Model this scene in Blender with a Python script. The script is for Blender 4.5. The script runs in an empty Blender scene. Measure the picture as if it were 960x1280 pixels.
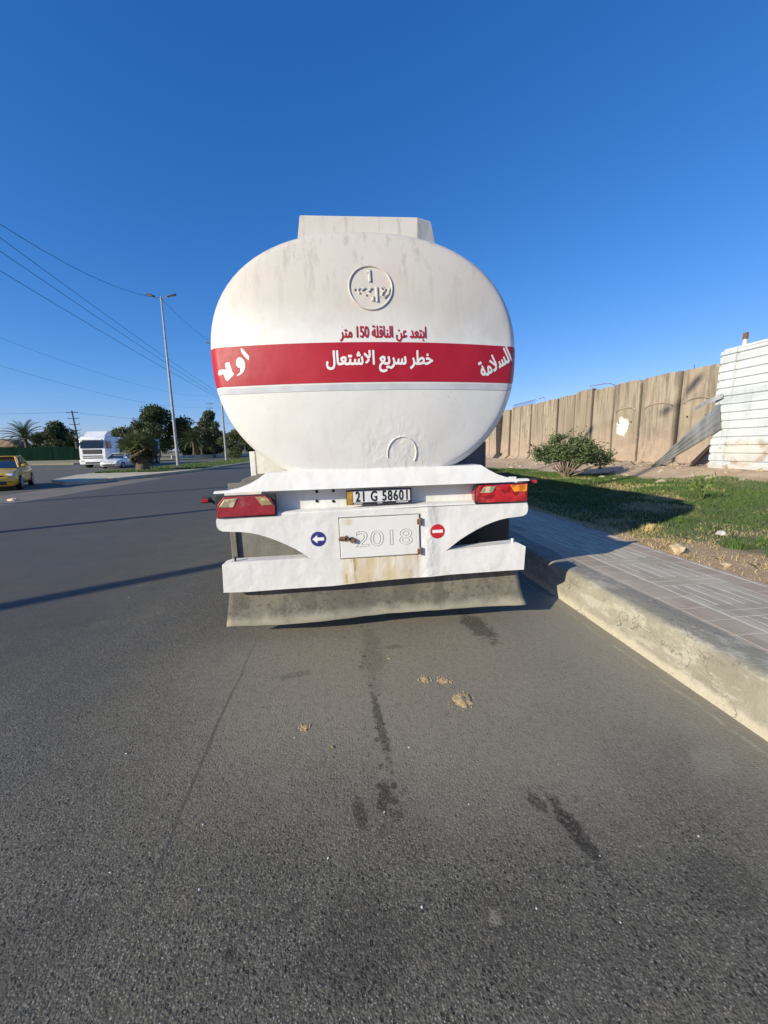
import bpy, bmesh, math, random
import numpy as np
from mathutils import Vector, Matrix, Euler, noise as mnoise
R = math.radians
random.seed(7)
rng = np.random.default_rng(11)
scene = bpy.context.scene
col = scene.collection

# ------------------------------------------------------------------ camera
YAW, PITCH, ROLL, FPX, EYE = 0.1088, 0.1650, -0.0174, 483.15, 1.534
cy, sy = math.cos(YAW), math.sin(YAW)
Fv = Vector((sy*math.cos(PITCH), cy*math.cos(PITCH), -math.sin(PITCH)))
R0 = Vector((cy, -sy, 0)); U0 = R0.cross(Fv)
Rv = R0*math.cos(ROLL) + U0*math.sin(ROLL); Uv = -R0*math.sin(ROLL) + U0*math.cos(ROLL)
cam = bpy.data.cameras.new('camera')
cam.sensor_fit = 'VERTICAL'; cam.sensor_height = 36; cam.sensor_width = 27
cam.lens = FPX*36/1280; cam.clip_start = .05; cam.clip_end = 6000
camo = bpy.data.objects.new('camera', cam); col.objects.link(camo)
m = Matrix.Identity(4)
for i in range(3):
    m[i][0], m[i][1], m[i][2] = Rv[i], Uv[i], -Fv[i]
m[2][3] = EYE
camo.matrix_world = m
scene.camera = camo

# ------------------------------------------------------------------ sky, sun, exposure
SUN_AZ, SUN_EL = 238.0, 21.0                # azimuth clockwise from +Y
world = bpy.data.worlds.new('World'); scene.world = world; world.use_nodes = True
wt = world.node_tree; wt.nodes.clear()
sky = wt.nodes.new('ShaderNodeTexSky'); sky.sky_type = 'NISHITA'; sky.sun_disc = False
sky.sun_elevation = R(SUN_EL); sky.sun_rotation = R(SUN_AZ)
sky.air_density = 1.0; sky.dust_density = .2; sky.ozone_density = 2.0; sky.altitude = 50
bg = wt.nodes.new('ShaderNodeBackground'); bg.inputs['Strength'].default_value = .0655
wo = wt.nodes.new('ShaderNodeOutputWorld')
sp = wt.nodes.new('ShaderNodeSeparateColor'); cb_ = wt.nodes.new('ShaderNodeCombineColor'); wt.links.new(sky.outputs[0], sp.inputs[0])
for k_, (ex_, ga_) in enumerate(((1.45, .483), (.92, 1.40), (.75, 3.14))):      # white balance and contrast of the sky, per channel
    pw = wt.nodes.new('ShaderNodeMath'); pw.operation = 'POWER'; pw.inputs[1].default_value = ex_; wt.links.new(sp.outputs[k_], pw.inputs[0])
    ml = wt.nodes.new('ShaderNodeMath'); ml.operation = 'MULTIPLY'; ml.inputs[1].default_value = ga_; wt.links.new(pw.outputs[0], ml.inputs[0]); wt.links.new(ml.outputs[0], cb_.inputs[k_])
wt.links.new(cb_.outputs[0], bg.inputs['Color'])
wt.links.new(bg.outputs[0], wo.inputs['Surface'])
sun = bpy.data.lights.new('sun', 'SUN'); sun.energy = 5.0; sun.angle = R(.5); sun.color = (1, .92, .72)
suno = bpy.data.objects.new('sun', sun); col.objects.link(suno)
sd = Vector((math.sin(R(SUN_AZ))*math.cos(R(SUN_EL)), math.cos(R(SUN_AZ))*math.cos(R(SUN_EL)), math.sin(R(SUN_EL))))
suno.rotation_euler = sd.to_track_quat('Z', 'Y').to_euler(); suno.location = sd*40
scene.view_settings.view_transform = 'Standard'; scene.view_settings.look = 'None'
scene.view_settings.exposure = 0.25; scene.view_settings.gamma = 1; scene.view_settings.use_curve_mapping = False

# ------------------------------------------------------------------ node helpers
class NT:
    def __init__(s, name):
        s.m = bpy.data.materials.new(name); s.m.use_nodes = True
        s.t = s.m.node_tree; s.t.nodes.clear()
        s.out = s.t.nodes.new('ShaderNodeOutputMaterial')
        s.b = s.t.nodes.new('ShaderNodeBsdfPrincipled'); s.t.links.new(s.b.outputs[0], s.out.inputs[0])
        s.tc = s.t.nodes.new('ShaderNodeTexCoord'); s.P = s.tc.outputs['Object']
    def set(s, sock, v):
        if v is None: return
        if hasattr(v, 'is_output'): s.t.links.new(v, sock)
        elif isinstance(v, (tuple, list)) and len(v) == 3 and sock.type == 'RGBA': sock.default_value = (*v, 1)
        else: sock.default_value = v
    def n(s, typ, props=None, ins=None, out=0):
        k = s.t.nodes.new('ShaderNode'+typ)
        for a, b in (props or {}).items(): setattr(k, a, b)
        for a, b in (ins or {}).items(): s.set(k.inputs[a], b)
        return k.outputs[out]
    def math(s, op, a, b=None, c=None, clamp=False):
        return s.n('Math', {'operation': op, 'use_clamp': clamp}, {0: a, 1: b, 2: c})
    def noise(s, scale, detail=4, rough=.55, vec=None, stretch=None, out=0, dist=0):
        v = vec or s.P
        if stretch: v = s.n('Mapping', None, {'Vector': v, 'Scale': stretch})
        return s.n('TexNoise', None, {'Vector': v, 'Scale': scale, 'Detail': detail, 'Roughness': rough, 'Distortion': dist}, out)
    def ramp(s, f, a, b, lo=0., hi=1.):
        return s.n('MapRange', {'clamp': True, 'interpolation_type': 'SMOOTHSTEP'}, {0: f, 1: a, 2: b, 3: lo, 4: hi})
    def mix(s, f, a, b, mode='MIX'):
        k = s.t.nodes.new('ShaderNodeMix'); k.data_type = 'RGBA'; k.blend_type = mode
        s.set(k.inputs[0], f); s.set(k.inputs[6], a); s.set(k.inputs[7], b)
        return k.outputs[2]
    def xyz(s, vec=None):
        k = s.t.nodes.new('ShaderNodeSeparateXYZ'); s.t.links.new(vec or s.P, k.inputs[0]); return k.outputs
    def bump(s, h, strength=.3, dist=.01, prev=None):
        return s.n('Bump', None, {'Strength': strength, 'Distance': dist, 'Height': h, 'Normal': prev})
    def blob(s, x, y, lx, ly, rot, edge=.45, nscale=14):
        """1 inside a ragged ellipse lying on the ground at x, y"""
        v = s.n('Mapping', {'vector_type': 'TEXTURE'}, {'Vector': s.P, 'Location': (x, y, 0), 'Rotation': (0, 0, R(rot)), 'Scale': (lx, ly, 1)})
        d = s.n('VectorMath', {'operation': 'LENGTH'}, {0: v}, 1)
        d = s.math('ADD', d, s.math('MULTIPLY', s.math('SUBTRACT', s.noise(nscale*1.6, 6, .8), .5), 2.6))
        return s.ramp(d, 1.0, 1.0-edge, 0, 1)
    def fin(s, color=None, rough=None, normal=None, **k):
        s.set(s.b.inputs['Base Color'], color); s.set(s.b.inputs['Roughness'], rough); s.set(s.b.inputs['Normal'], normal)
        for a, b in k.items(): s.set(s.b.inputs[a.replace('_', ' ')], b)
        return s.m

def simple(name, color, rough=.6, var=.25, scale=6, bump=0., bscale=40, stretch=None, metallic=0., **k):
    n = NT(name)
    c2 = tuple(c*(1-var) for c in color); c3 = tuple(min(1, c*(1+var*.5)) for c in color)
    f = n.noise(scale, 5, .6, stretch=stretch)
    c = n.mix(n.ramp(f, .3, .7), c2, c3)
    nb = n.bump(n.noise(bscale, 4, .6), bump, .01) if bump else None
    return n.fin(c, n.ramp(f, .2, .8, max(.02, rough-.08), min(1, rough+.08)), nb, Metallic=metallic, **k)

# ------------------------------------------------------------------ mesh helpers
def mesh_obj(name, bm, mats, parent=None, smooth=False, loc=None):
    me = bpy.data.meshes.new(name)
    bmesh.ops.recalc_face_normals(bm, faces=bm.faces[:])
    bm.to_mesh(me); bm.free()
    for mm in (mats if isinstance(mats, (list, tuple)) else [mats]): me.materials.append(mm)
    if smooth:
        for p in me.polygons: p.use_smooth = True
        try: me.set_sharp_from_angle(angle=R(smooth if smooth is not True else 40))
        except Exception: pass
    o = bpy.data.objects.new(name, me); col.objects.link(o)
    if parent: o.parent = parent
    if loc: o.location = loc
    return o
def raw_obj(name, verts, faces, mats, parent=None, mi=None, smooth=False):
    """big leaf / grass meshes from numpy arrays; faces all of one size"""
    me = bpy.data.meshes.new(name)
    verts = np.asarray(verts, np.float32); faces = np.asarray(faces, np.int32)
    k = faces.shape[1]
    me.vertices.add(len(verts)); me.vertices.foreach_set('co', verts.ravel())
    me.loops.add(faces.size); me.loops.foreach_set('vertex_index', faces.ravel())
    me.polygons.add(len(faces)); me.polygons.foreach_set('loop_start', np.arange(0, faces.size, k, dtype=np.int32))
    if mi is not None: me.polygons.foreach_set('material_index', np.asarray(mi, np.int32))
    me.update(calc_edges=True); me.validate()
    for mm in (mats if isinstance(mats, (list, tuple)) else [mats]): me.materials.append(mm)
    o = bpy.data.objects.new(name, me); col.objects.link(o)
    if parent: o.parent = parent
    return o
def box(bm, a, b, bev=0., mat=0, rot=None, seg=2):
    ctr = [(a[i]+b[i])/2 for i in range(3)]; sz = [abs(b[i]-a[i]) for i in range(3)]
    M = Matrix.Translation(ctr) @ (rot.to_matrix().to_4x4() if rot else Matrix.Identity(4)) @ Matrix.Diagonal((*sz, 1))
    r = bmesh.ops.create_cube(bm, size=1, matrix=M)
    vs = r['verts']; fs = list({f for v in vs for f in v.link_faces})
    for f in fs: f.material_index = mat
    if bev:
        es = list({e for f in fs for e in f.edges})
        q = bmesh.ops.bevel(bm, geom=es, offset=min(bev, min(sz)*.45), segments=seg, profile=.5, affect='EDGES', clamp_overlap=True)
        for f in q['faces']: f.material_index = mat
def cyl(bm, a, b, r1, r2=None, n=16, cap=True, mat=0):
    a = Vector(a); b = Vector(b); r2 = r1 if r2 is None else r2
    q = (b-a).to_track_quat('Z', 'Y').to_matrix().to_4x4()
    M = Matrix.Translation((a+b)/2) @ q
    r = bmesh.ops.create_cone(bm, cap_ends=cap, segments=n, radius1=r1, radius2=r2, depth=(b-a).length, matrix=M)
    for f in {f for v in r['verts'] for f in v.link_faces}: f.material_index = mat
def tube(bm, pts, r, n=8, mat=0, closed=False, rs=None):
    pts = [Vector(p) for p in pts]; N = len(pts); rings = []
    for i, p in enumerate(pts):
        if closed: t = pts[(i+1) % N]-pts[i-1]
        else: t = pts[min(i+1, N-1)]-pts[max(i-1, 0)]
        q = t.to_track_quat('Z', 'Y'); rr = rs[i] if rs else r
        rings.append([bm.verts.new(p + q @ Vector((math.cos(2*math.pi*k/n)*rr, math.sin(2*math.pi*k/n)*rr, 0))) for k in range(n)])
    for i in range(N if closed else N-1):
        A, B = rings[i], rings[(i+1) % N]
        # match ring starts so closed loops do not twist
        off = min(range(n), key=lambda s: (A[0].co-B[s].co).length)
        for k in range(n):
            f = bm.faces.new((A[k], A[(k+1) % n], B[(k+1+off) % n], B[(k+off) % n])); f.material_index = mat
    if not closed:
        for ring in (rings[0], rings[-1]):
            try: bm.faces.new(ring).material_index = mat
            except Exception: pass
def prism(bm, poly, y0, y1, mat=0, yfun=None, bev=0.):
    """polygon in x,z extruded along y"""
    A = [bm.verts.new((x, y0 + (yfun(x, z) if yfun else 0), z)) for x, z in poly]
    B = [bm.verts.new((x, y1 + (yfun(x, z) if yfun else 0), z)) for x, z in poly]
    n = len(poly); fs = [bm.faces.new(A), bm.faces.new(B[::-1])]
    for i in range(n): fs.append(bm.faces.new((A[i], B[i], B[(i+1) % n], A[(i+1) % n])))
    for f in fs: f.material_index = mat
    if bev:
        q = bmesh.ops.bevel(bm, geom=list(fs[0].edges), offset=bev, segments=2, profile=.5, affect='EDGES', clamp_overlap=True)
        for f in q['faces']: f.material_index = mat
def empty(name, loc=(0, 0, 0), rz=0., label=None, cat=None, group=None):
    o = bpy.data.objects.new(name, None); col.objects.link(o); o.location = loc; o.rotation_euler = (0, 0, rz)
    o.empty_display_size = .2
    if label: tag(o, label, cat, group)
    return o
def tag(o, label, cat, group=None):
    o['label'] = label; o['category'] = cat
    if group: o['group'] = group
    return o
def struct(o, kind='structure'): o['kind'] = kind; return o
def part(name, fn, mats, parent, smooth=False):
    bm = bmesh.new(); fn(bm); return mesh_obj(name, bm, mats, parent, smooth)
def copy_tree(o, parent=None):
    c = o.copy(); col.objects.link(c)
    if parent: c.parent = parent
    for ch in list(o.children): copy_tree(ch, c)
    return c

# ------------------------------------------------------------------ ground materials
def m_asphalt(name, near=True):
    n = NT(name)
    X, Y, Z = n.xyz()
    big = n.noise(.35, 4, .6); mid = n.noise(2.2, 5, .65); stre = n.noise(1.3, 4, .6, stretch=(1.6, .22, 1))
    c = n.mix(n.ramp(big, .3, .7), (.092, .086, .066), (.132, .120, .090))
    c = n.mix(n.ramp(stre, .38, .72, 0, .55), c, (.088, .081, .064))
    c = n.mix(n.ramp(mid, .5, .75, 0, .3), c, (.19, .165, .130))
    def vo(scale):
        k = n.t.nodes.new('ShaderNodeTexVoronoi'); k.feature = 'F1'; n.set(k.inputs['Vector'], n.P); k.inputs['Scale'].default_value = scale
        return k.outputs['Distance'], n.xyz(k.outputs['Color'])
    vd, vc = vo(150.); vd2, vc2 = vo(62.); vd3, vc3 = vo(300.)
    c = n.mix(.9, c, n.mix(n.ramp(vc[0], .05, .95), (.66, .66, .65), (1.45, 1.42, 1.38)), 'MULTIPLY')
    c = n.mix(.6, c, n.mix(n.ramp(vc3[1], .05, .95), (.62, .62, .62), (1.45, 1.42, 1.38)), 'MULTIPLY')
    patchy = n.ramp(n.noise(4, 4, .65), .3, .6, .35, 1)
    pitA = n.math('MULTIPLY', n.ramp(vd2, .42, .26), n.ramp(vc2[0], .62, .66)); pitB = n.math('MULTIPLY', n.ramp(vd, .46, .28), n.ramp(vc[1], .74, .78))
    pits = n.math('MULTIPLY', n.math('MAXIMUM', pitA, pitB), patchy)
    c = n.mix(n.math('MULTIPLY', pits, .82), c, (.014, .012, .010))
    chip = n.math('MULTIPLY', n.ramp(vd, .45, .3), n.ramp(vc[2], .90, .94))
    c = n.mix(n.math('MULTIPLY', chip, .75), c, (.36, .325, .27))
    if near:
        dust_lit = n.math('ADD', n.math('POWER', n.math('DIVIDE', n.math('SUBTRACT', X, .75), 2.1), 2), n.math('POWER', n.math('DIVIDE', n.math('SUBTRACT', Y, 2.55), 1.25), 2))  # dusty tan patch behind the truck, with the brighter sunlit mid road painted in
        dust_lit = n.math('ADD', dust_lit, n.math('MULTIPLY', n.math('SUBTRACT', n.noise(1.1, 6, .7), .5), 1.8))
        c = n.mix(n.math('MULTIPLY', n.ramp(dust_lit, 1.5, .2), n.ramp(n.noise(26, 4, .7), .25, .6, .35, .62)), c, (.31, .268, .195))
        st = None
        for a in STAINS:
            b = n.math('MULTIPLY', n.blob(*a[:5], nscale=a[6]), a[5]); st = b if st is None else n.math('MAXIMUM', st, b)
        # drips of oil in a broken line behind the truck
        vs_, vsc = vo(17.)
        dline = n.math('ABSOLUTE', n.math('SUBTRACT', n.math('ADD', X, n.math('MULTIPLY', n.math('SUBTRACT', n.noise(2.5, 3, .6), .5), .22)), .155))
        drip = n.math('MULTIPLY', n.ramp(n.math('ADD', vs_, n.math('MULTIPLY', vsc[0], .25)), .46, .34), n.math('MULTIPLY', n.ramp(dline, .085, .02), n.math('MULTIPLY', n.ramp(Y, 1.2, 1.45), n.ramp(Y, 3.4, 2.9))))
        st = n.math('MAXIMUM', st, n.math('MULTIPLY', drip, .8))
        st = n.math('MULTIPLY', st, n.ramp(n.noise(60, 4, .8), .36, .56, .25, 1))
        c = n.mix(st, c, (.030, .024, .018))
        lt = None
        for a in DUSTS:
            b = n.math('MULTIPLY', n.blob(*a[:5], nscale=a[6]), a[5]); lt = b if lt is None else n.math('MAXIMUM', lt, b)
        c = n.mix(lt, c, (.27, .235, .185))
        # pale dust washed against the kerb, thin line of dried slurry
        wob = n.math('MULTIPLY', n.math('SUBTRACT', n.noise(3, 4, .6), .5), .5)
        e = n.math('ADD', X, wob)
        c = n.mix(n.ramp(e, 1.25, 2.2, 0, .6), c, (.33, .295, .215))
        w2 = n.math('MULTIPLY', n.math('SUBTRACT', n.noise(2, 5, .7), .5), .10)
        ln = n.math('ABSOLUTE', n.math('SUBTRACT', n.math('ADD', X, w2), 2.045))
        c = n.mix(n.math('MULTIPLY', n.ramp(ln, .018, .006), n.ramp(n.noise(11, 5, .8), .42, .6, 0, .55)), c, (.42, .38, .28))
        # long seam in the surfacing
        s1 = n.math('ABSOLUTE', n.math('SUBTRACT', n.math('ADD', X, n.math('MULTIPLY', n.math('SUBTRACT', n.noise(1.2, 3, .5), .5), .10)), -.74))
        seam = n.math('MULTIPLY', n.ramp(s1, .012, .004), n.math('MULTIPLY', n.ramp(Y, 1.0, 1.35), n.ramp(Y, 3.4, 2.2)))
        c = n.mix(n.math('MULTIPLY', seam, .55), c, (.05, .048, .045))
        # worn grey edge toward the left side and old line remains
        c = n.mix(n.ramp(n.math('ADD', X, wob), -8.8, -10.0, 0, .5), c, (.17, .155, .135))
        # darker, more neutral grey towards the left
        c = n.mix(n.math('MULTIPLY', n.ramp(n.math('ADD', X, n.math('MULTIPLY', wob, 4)), -.9, -3.4, 0, .75), 1), c, (.062, .062, .060))
    h = n.math('ADD', n.math('MULTIPLY', vd, -.55), n.math('ADD', n.math('MULTIPLY', pits, -.9), n.math('MULTIPLY', vd2, -.35)))
    nb = n.bump(h, .6, .0055)
    nb = n.bump(mid, .12, .03, nb)
    return n.fin(c, n.ramp(mid, .3, .7, .72, .9), nb)
STAINS = [(.885, 1.235, .045, .20, 8, 1., 12), (.80, 1.37, .04, .08, 12, .8, 12), (1.12, 3.02, .13, .36, 8, .8, 7), (.17, 1.95, .03, .38, 4, .8, 10),
          (.182, 2.7, .10, .5, 0, .35, 3), (.14, 1.48, .035, .11, -10, .9, 12), (.03, 1.42, .035, .10, 10, .8, 12), (-.39, .998, .02, .03, 0, .9, 12),
          (-.35, 2.5, .18, .04, 10, .4, 6), (.36, 2.78, .1, .04, 0, .4, 6), (-2.6, 3.6, .5, .16, 20, .3, 3), (-.2, 1.1, .06, .02, 30, .5, 9), (.45, .95, .25, .18, 10, .25, 5), (.02, .98, .22, .16, 0, .45, 3), (-1.1, 1.05, .3, .2, 20, .3, 3), (1.25, 1.0, .2, .12, 0, .3, 4)]
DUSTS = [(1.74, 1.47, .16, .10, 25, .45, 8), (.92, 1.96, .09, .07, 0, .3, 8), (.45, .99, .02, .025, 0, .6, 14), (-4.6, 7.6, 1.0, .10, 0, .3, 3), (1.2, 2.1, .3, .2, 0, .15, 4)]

def m_verge():
    n = NT('verge_soil')
    X, Y, Z = n.xyz()
    f = n.noise(1.2, 6, .65); g = n.noise(9, 6, .7); big = n.noise(.35, 4, .6)
    c = n.mix(n.ramp(f, .3, .7), (.42, .30, .19), (.58, .43, .285))
    c = n.mix(n.ramp(g, .5, .8, 0, .6), c, (.30, .205, .13))
    # straw and green tint where the lawn grows
    lim = n.math('ADD', n.math('ADD', X, n.math('MULTIPLY', Y, .28)), n.math('MULTIPLY', n.math('SUBTRACT', big, .5), 3.5))
    lawn = n.math('MULTIPLY', n.ramp(lim, 14.4, 13.6), n.ramp(n.math('ADD', X, n.math('MULTIPLY', n.math('SUBTRACT', f, .5), 1.2)), n.ramp(Y, 4.5, 5.5, 4.1, 3.6), n.ramp(Y, 4.5, 5.5, 4.7, 4.0)))
    c = n.mix(n.math('MULTIPLY', lawn, .8), c, n.mix(n.ramp(g, .3, .7), (.05, .065, .02), (.11, .12, .04)))
    strip = n.ramp(n.math('ADD', X, n.math('MULTIPLY', n.math('SUBTRACT', f, .5), 1.2)), 4.9, 4.2)
    c = n.mix(n.math('MULTIPLY', strip, n.ramp(g, .3, .6, .2, .7)), c, (.44, .29, .145))
    h = n.math('ADD', g, n.math('MULTIPLY', n.noise(40, 4, .7), .4))
    return n.fin(c, .95, n.bump(h, .7, .05))
def m_dirt(name, a, b, c3, sc=.6):
    n = NT(name)
    f = n.noise(sc, 6, .65); g = n.noise(sc*9, 6, .7)
    c = n.mix(n.ramp(f, .3, .7), a, b); c = n.mix(n.ramp(g, .5, .8, 0, .6), c, c3)
    return n.fin(c, .95, n.bump(g, .5, .04))
def m_kerb():
    n = NT('kerb_concrete')
    X, Y, Z = n.xyz()
    f = n.noise(3, 6, .65); g = n.noise(26, 6, .75)
    c = n.mix(n.ramp(f, .3, .7), (.255, .235, .18), (.34, .315, .24))
    c = n.mix(n.ramp(g, .55, .75, 0, .55), c, (.165, .15, .12))
    c = n.mix(n.math('MULTIPLY', n.ramp(n.noise(9, 5, .7, stretch=(1, 1, .35)), .55, .7), .5), c, (.42, .395, .31))
    c = n.mix(n.math('MULTIPLY', n.ramp(n.math('ADD', Z, n.math('MULTIPLY', n.math('SUBTRACT', f, .5), .12)), .285, .296), .75), c, (.25, .23, .19))
    v2 = n.noise(5, 6, .75, stretch=(1, .5, 1.6))
    c = n.mix(n.ramp(v2, .50, .60, 0, .7), c, (.46, .43, .345)); c = n.mix(n.ramp(v2, .44, .34, 0, .6), c, (.185, .172, .14))
    c = n.mix(n.ramp(n.math('ADD', Z, n.math('MULTIPLY', n.math('SUBTRACT', n.noise(7, 5, .7), .5), .10)), .075, .03, 0, .8), c, (.50, .455, .34))
    c = n.mix(n.ramp(n.math('ABSOLUTE', n.math('SUBTRACT', n.noise(1.7, 5, .6), .5)), .006, .002, 0, .6), c, (.12, .11, .09))
    h = n.math('ADD', n.math('MULTIPLY', f, 1.2), g)
    h = n.math('ADD', h, n.math('MULTIPLY', n.noise(70, 4, .7), .5))
    c = n.mix(n.ramp(n.noise(45, 4, .75), .56, .68, 0, .5), c, (.22, .20, .165))
    return n.fin(c, .92, n.bump(h, .5, .014))
def m_paver():
    n = NT('paving_blocks')
    X, Y, Z = n.xyz()
    def lines(co, per, w, off=0.):
        fr = n.math('FRACT', n.math('DIVIDE', n.math('ADD', co, off), per))
        d = n.math('MULTIPLY', n.math('MINIMUM', fr, n.math('SUBTRACT', 1, fr)), per)
        return n.ramp(d, w, w*.45)
    wob = n.math('MULTIPLY', n.math('SUBTRACT', n.noise(5, 3, .5), .5), .012)
    x2 = n.math('ADD', X, wob); y2 = n.math('ADD', Y, n.math('MULTIPLY', wob, 1.3))
    inner = n.math('MULTIPLY', n.math('GREATER_THAN', x2, 2.735), n.math('LESS_THAN', x2, 3.385))
    seg = n.math('FLOOR', n.math('DIVIDE', n.math('SUBTRACT', x2, 2.735), .2167))
    yo = n.math('ADD', y2, n.math('MULTIPLY', seg, .02))
    fr = n.math('FRACT', n.math('DIVIDE', yo, .63))
    longz = n.math('LESS_THAN', fr, .66)
    lj = n.math('MULTIPLY', n.math('MULTIPLY', lines(x2, .1083, .0135, -2.735), longz), inner)
    cj = n.math('MULTIPLY', n.math('MULTIPLY', lines(y2, .105, .008), n.math('SUBTRACT', 1, longz)), inner)
    ej = n.math('MULTIPLY', n.math('MULTIPLY', lines(y2, .21, .008, .03), n.math('SUBTRACT', 1, inner)), .8)
    edge = n.math('MAXIMUM', n.ramp(n.math('ABSOLUTE', n.math('SUBTRACT', x2, 2.735)), .014, .008), n.ramp(n.math('ABSOLUTE', n.math('SUBTRACT', x2, 3.385)), .012, .006))
    edge = n.math('MAXIMUM', edge, n.ramp(n.math('ABSOLUTE', n.math('SUBTRACT', x2, 2.50)), .007, .003))
    j = n.math('MAXIMUM', n.math('MAXIMUM', lj, edge), n.math('MULTIPLY', n.math('MAXIMUM', cj, ej), .75))
    j = n.math('MULTIPLY', j, n.math('MULTIPLY', n.ramp(n.noise(4, 5, .7), .32, .55, .3, 1), n.ramp(n.noise(40, 3, .7), .25, .5, .55, 1)))
    cell = n.n('TexWhiteNoise', {'noise_dimensions': '2D'}, {'Vector': n.n('CombineXYZ', None, {0: n.math('FLOOR', n.math('DIVIDE', x2, .1083)), 1: n.math('FLOOR', n.math('DIVIDE', y2, .21))})}, 0)
    c = n.mix(inner, n.mix(cell, (.36, .275, .20), (.46, .365, .275)), n.mix(cell, (.36, .305, .225), (.50, .43, .325)))
    c = n.mix(n.ramp(n.noise(2.2, 5, .65), .4, .75, 0, .55), c, (.53, .46, .34))
    c = n.mix(n.ramp(n.noise(30, 4, .7), .5, .8, 0, .35), c, (.27, .23, .19))
    c = n.mix(n.math('MULTIPLY', j, .85), c, (.74, .655, .53))
    return n.fin(c, .9, n.bump(n.math('ADD', n.math('MULTIPLY', j, -.6), n.math('MULTIPLY', n.noise(60, 4, .7), .35)), .5, .008))

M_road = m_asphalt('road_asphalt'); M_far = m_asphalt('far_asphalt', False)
M_verge = m_verge(); M_kerb = m_kerb(); M_paver = m_paver()
M_dust = m_dirt('dusty_shoulder', (.15, .125, .10), (.21, .175, .14), (.11, .095, .08))
M_plain = m_dirt('plain_earth', (.20, .16, .11), (.28, .22, .15), (.15, .13, .07), .15)

# ------------------------------------------------------------------ ground, road, walkway
def sheet(name, poly, z, mat, zb=None):
    bm = bmesh.new()
    vs = [bm.verts.new((x, y, z)) for x, y in poly]; f = bm.faces.new(vs)
    if zb is not None:
        lo = [bm.verts.new((x, y, zb)) for x, y in poly]; n = len(poly)
        for i in range(n): bm.faces.new((vs[i], vs[(i+1) % n], lo[(i+1) % n], lo[i]))
    return struct(mesh_obj(name, bm, mat))
sheet('ground', [(-2500, -2500), (2500, -2500), (2500, 2500), (-2500, 2500)], -.012, M_plain)
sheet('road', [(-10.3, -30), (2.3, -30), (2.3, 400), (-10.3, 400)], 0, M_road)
sheet('shoulder', [(-12.7, -30), (-10.3, -30), (-10.3, 24), (-12.7, 24)], -.004, M_dust)
sheet('far_road', [(-90, -30), (-12.7, -30), (-12.7, 24), (-10.3, 24), (-10.3, 400), (-28, 400), (-25.5, 80), (-29, 63), (-36, 57), (-90, 64)], -.006, M_far)
# far verge beyond the second carriageway, with its own pale kerb edge
M_fverge = m_dirt('far_verge_soil', (.20, .19, .10), (.33, .28, .17), (.10, .12, .04), .3)
sheet('far_verge', [(-90, 64.3), (-36.1, 57.3), (-29.2, 63.2), (-25.7, 80), (-28.2, 400), (-200, 400), (-200, 64.3)], .16, M_fverge, -.01)

# kerb with a worn, battered face; one long cast strip
bm = bmesh.new(); prev = None
Yk = np.concatenate([np.arange(-6, 8, .045), np.arange(8, 60, .5), [120, 300]])
for i, y in enumerate(Yk):
    nz = lambda s, a: (mnoise.noise(Vector((s, y*3.1, 0)))*.6 + mnoise.noise(Vector((s, y*11, 3)))*.4)*a
    ch = max(0, mnoise.noise(Vector((7, y*2.3, 1)))-.15)*.06
    prof = [(2.135, -.02), (2.150+nz(2, .006), .012), (2.163+nz(3, .006), .07), (2.182+nz(4, .006), .15), (2.203+nz(5, .006), .235-ch),
            (2.212+ch*.5+nz(6, .005), .268-ch*.6), (2.234+ch+nz(7, .005), .288-ch*.15), (2.262+ch, .2955), (2.40, .2965), (2.47, .2965), (2.47, -.02)]
    ring = [bm.verts.new((x, y, z)) for x, z in prof]
    if prev:
        for k in range(len(ring)-1): bm.faces.new((prev[k], prev[k+1], ring[k+1], ring[k]))
    prev = ring
struct(mesh_obj('kerb', bm, M_kerb, smooth=50))
bm = bmesh.new(); box(bm, (2.47, -6, -.02), (3.60, 300, .2962))
struct(mesh_obj('walkway', bm, M_paver))
bm = bmesh.new(); box(bm, (3.60, -6, -.02), (3.655, 300, .300), .006)
struct(mesh_obj('walkway_edging', bm, simple('edging_concrete', (.44, .39, .33), .9, .3, 8, .4)))

def verge_z(x, y):
    t = min(1, max(0, (x-9.6-.12*max(0, 12-y))/3.6)); t = t*t*(3-2*t)
    z = .285 + t*.40*(1 if y < 20 else max(.4, 1-(y-20)*.05))
    nn = Vector((x*.7, y*.7, 0)); z += mnoise.noise(nn)*.035 + mnoise.noise(nn*4)*(.012+.035*t) + mnoise.noise(nn*11)*.02*t
    if x < 4.0: z = .283 + (z-.283)*max(0, (x-3.655)/.345)
    return z
bm = bmesh.new()
xs = [3.655]+list(np.arange(3.75, 16, .11))+[17, 19, 22, 30, 60]; ys = [-6, -2]+list(np.arange(0, 30, .16))+list(np.arange(30, 60, 1.))+[80, 120, 300]
g = [[bm.verts.new((x, y, verge_z(x, y) if x < 17 else .6)) for y in ys] for x in xs]
for i in range(len(xs)-1):
    for j in range(len(ys)-1): bm.faces.new((g[i][j], g[i+1][j], g[i+1][j+1], g[i][j+1]))
struct(mesh_obj('verge_ground', bm, M_verge, smooth=True))

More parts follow.
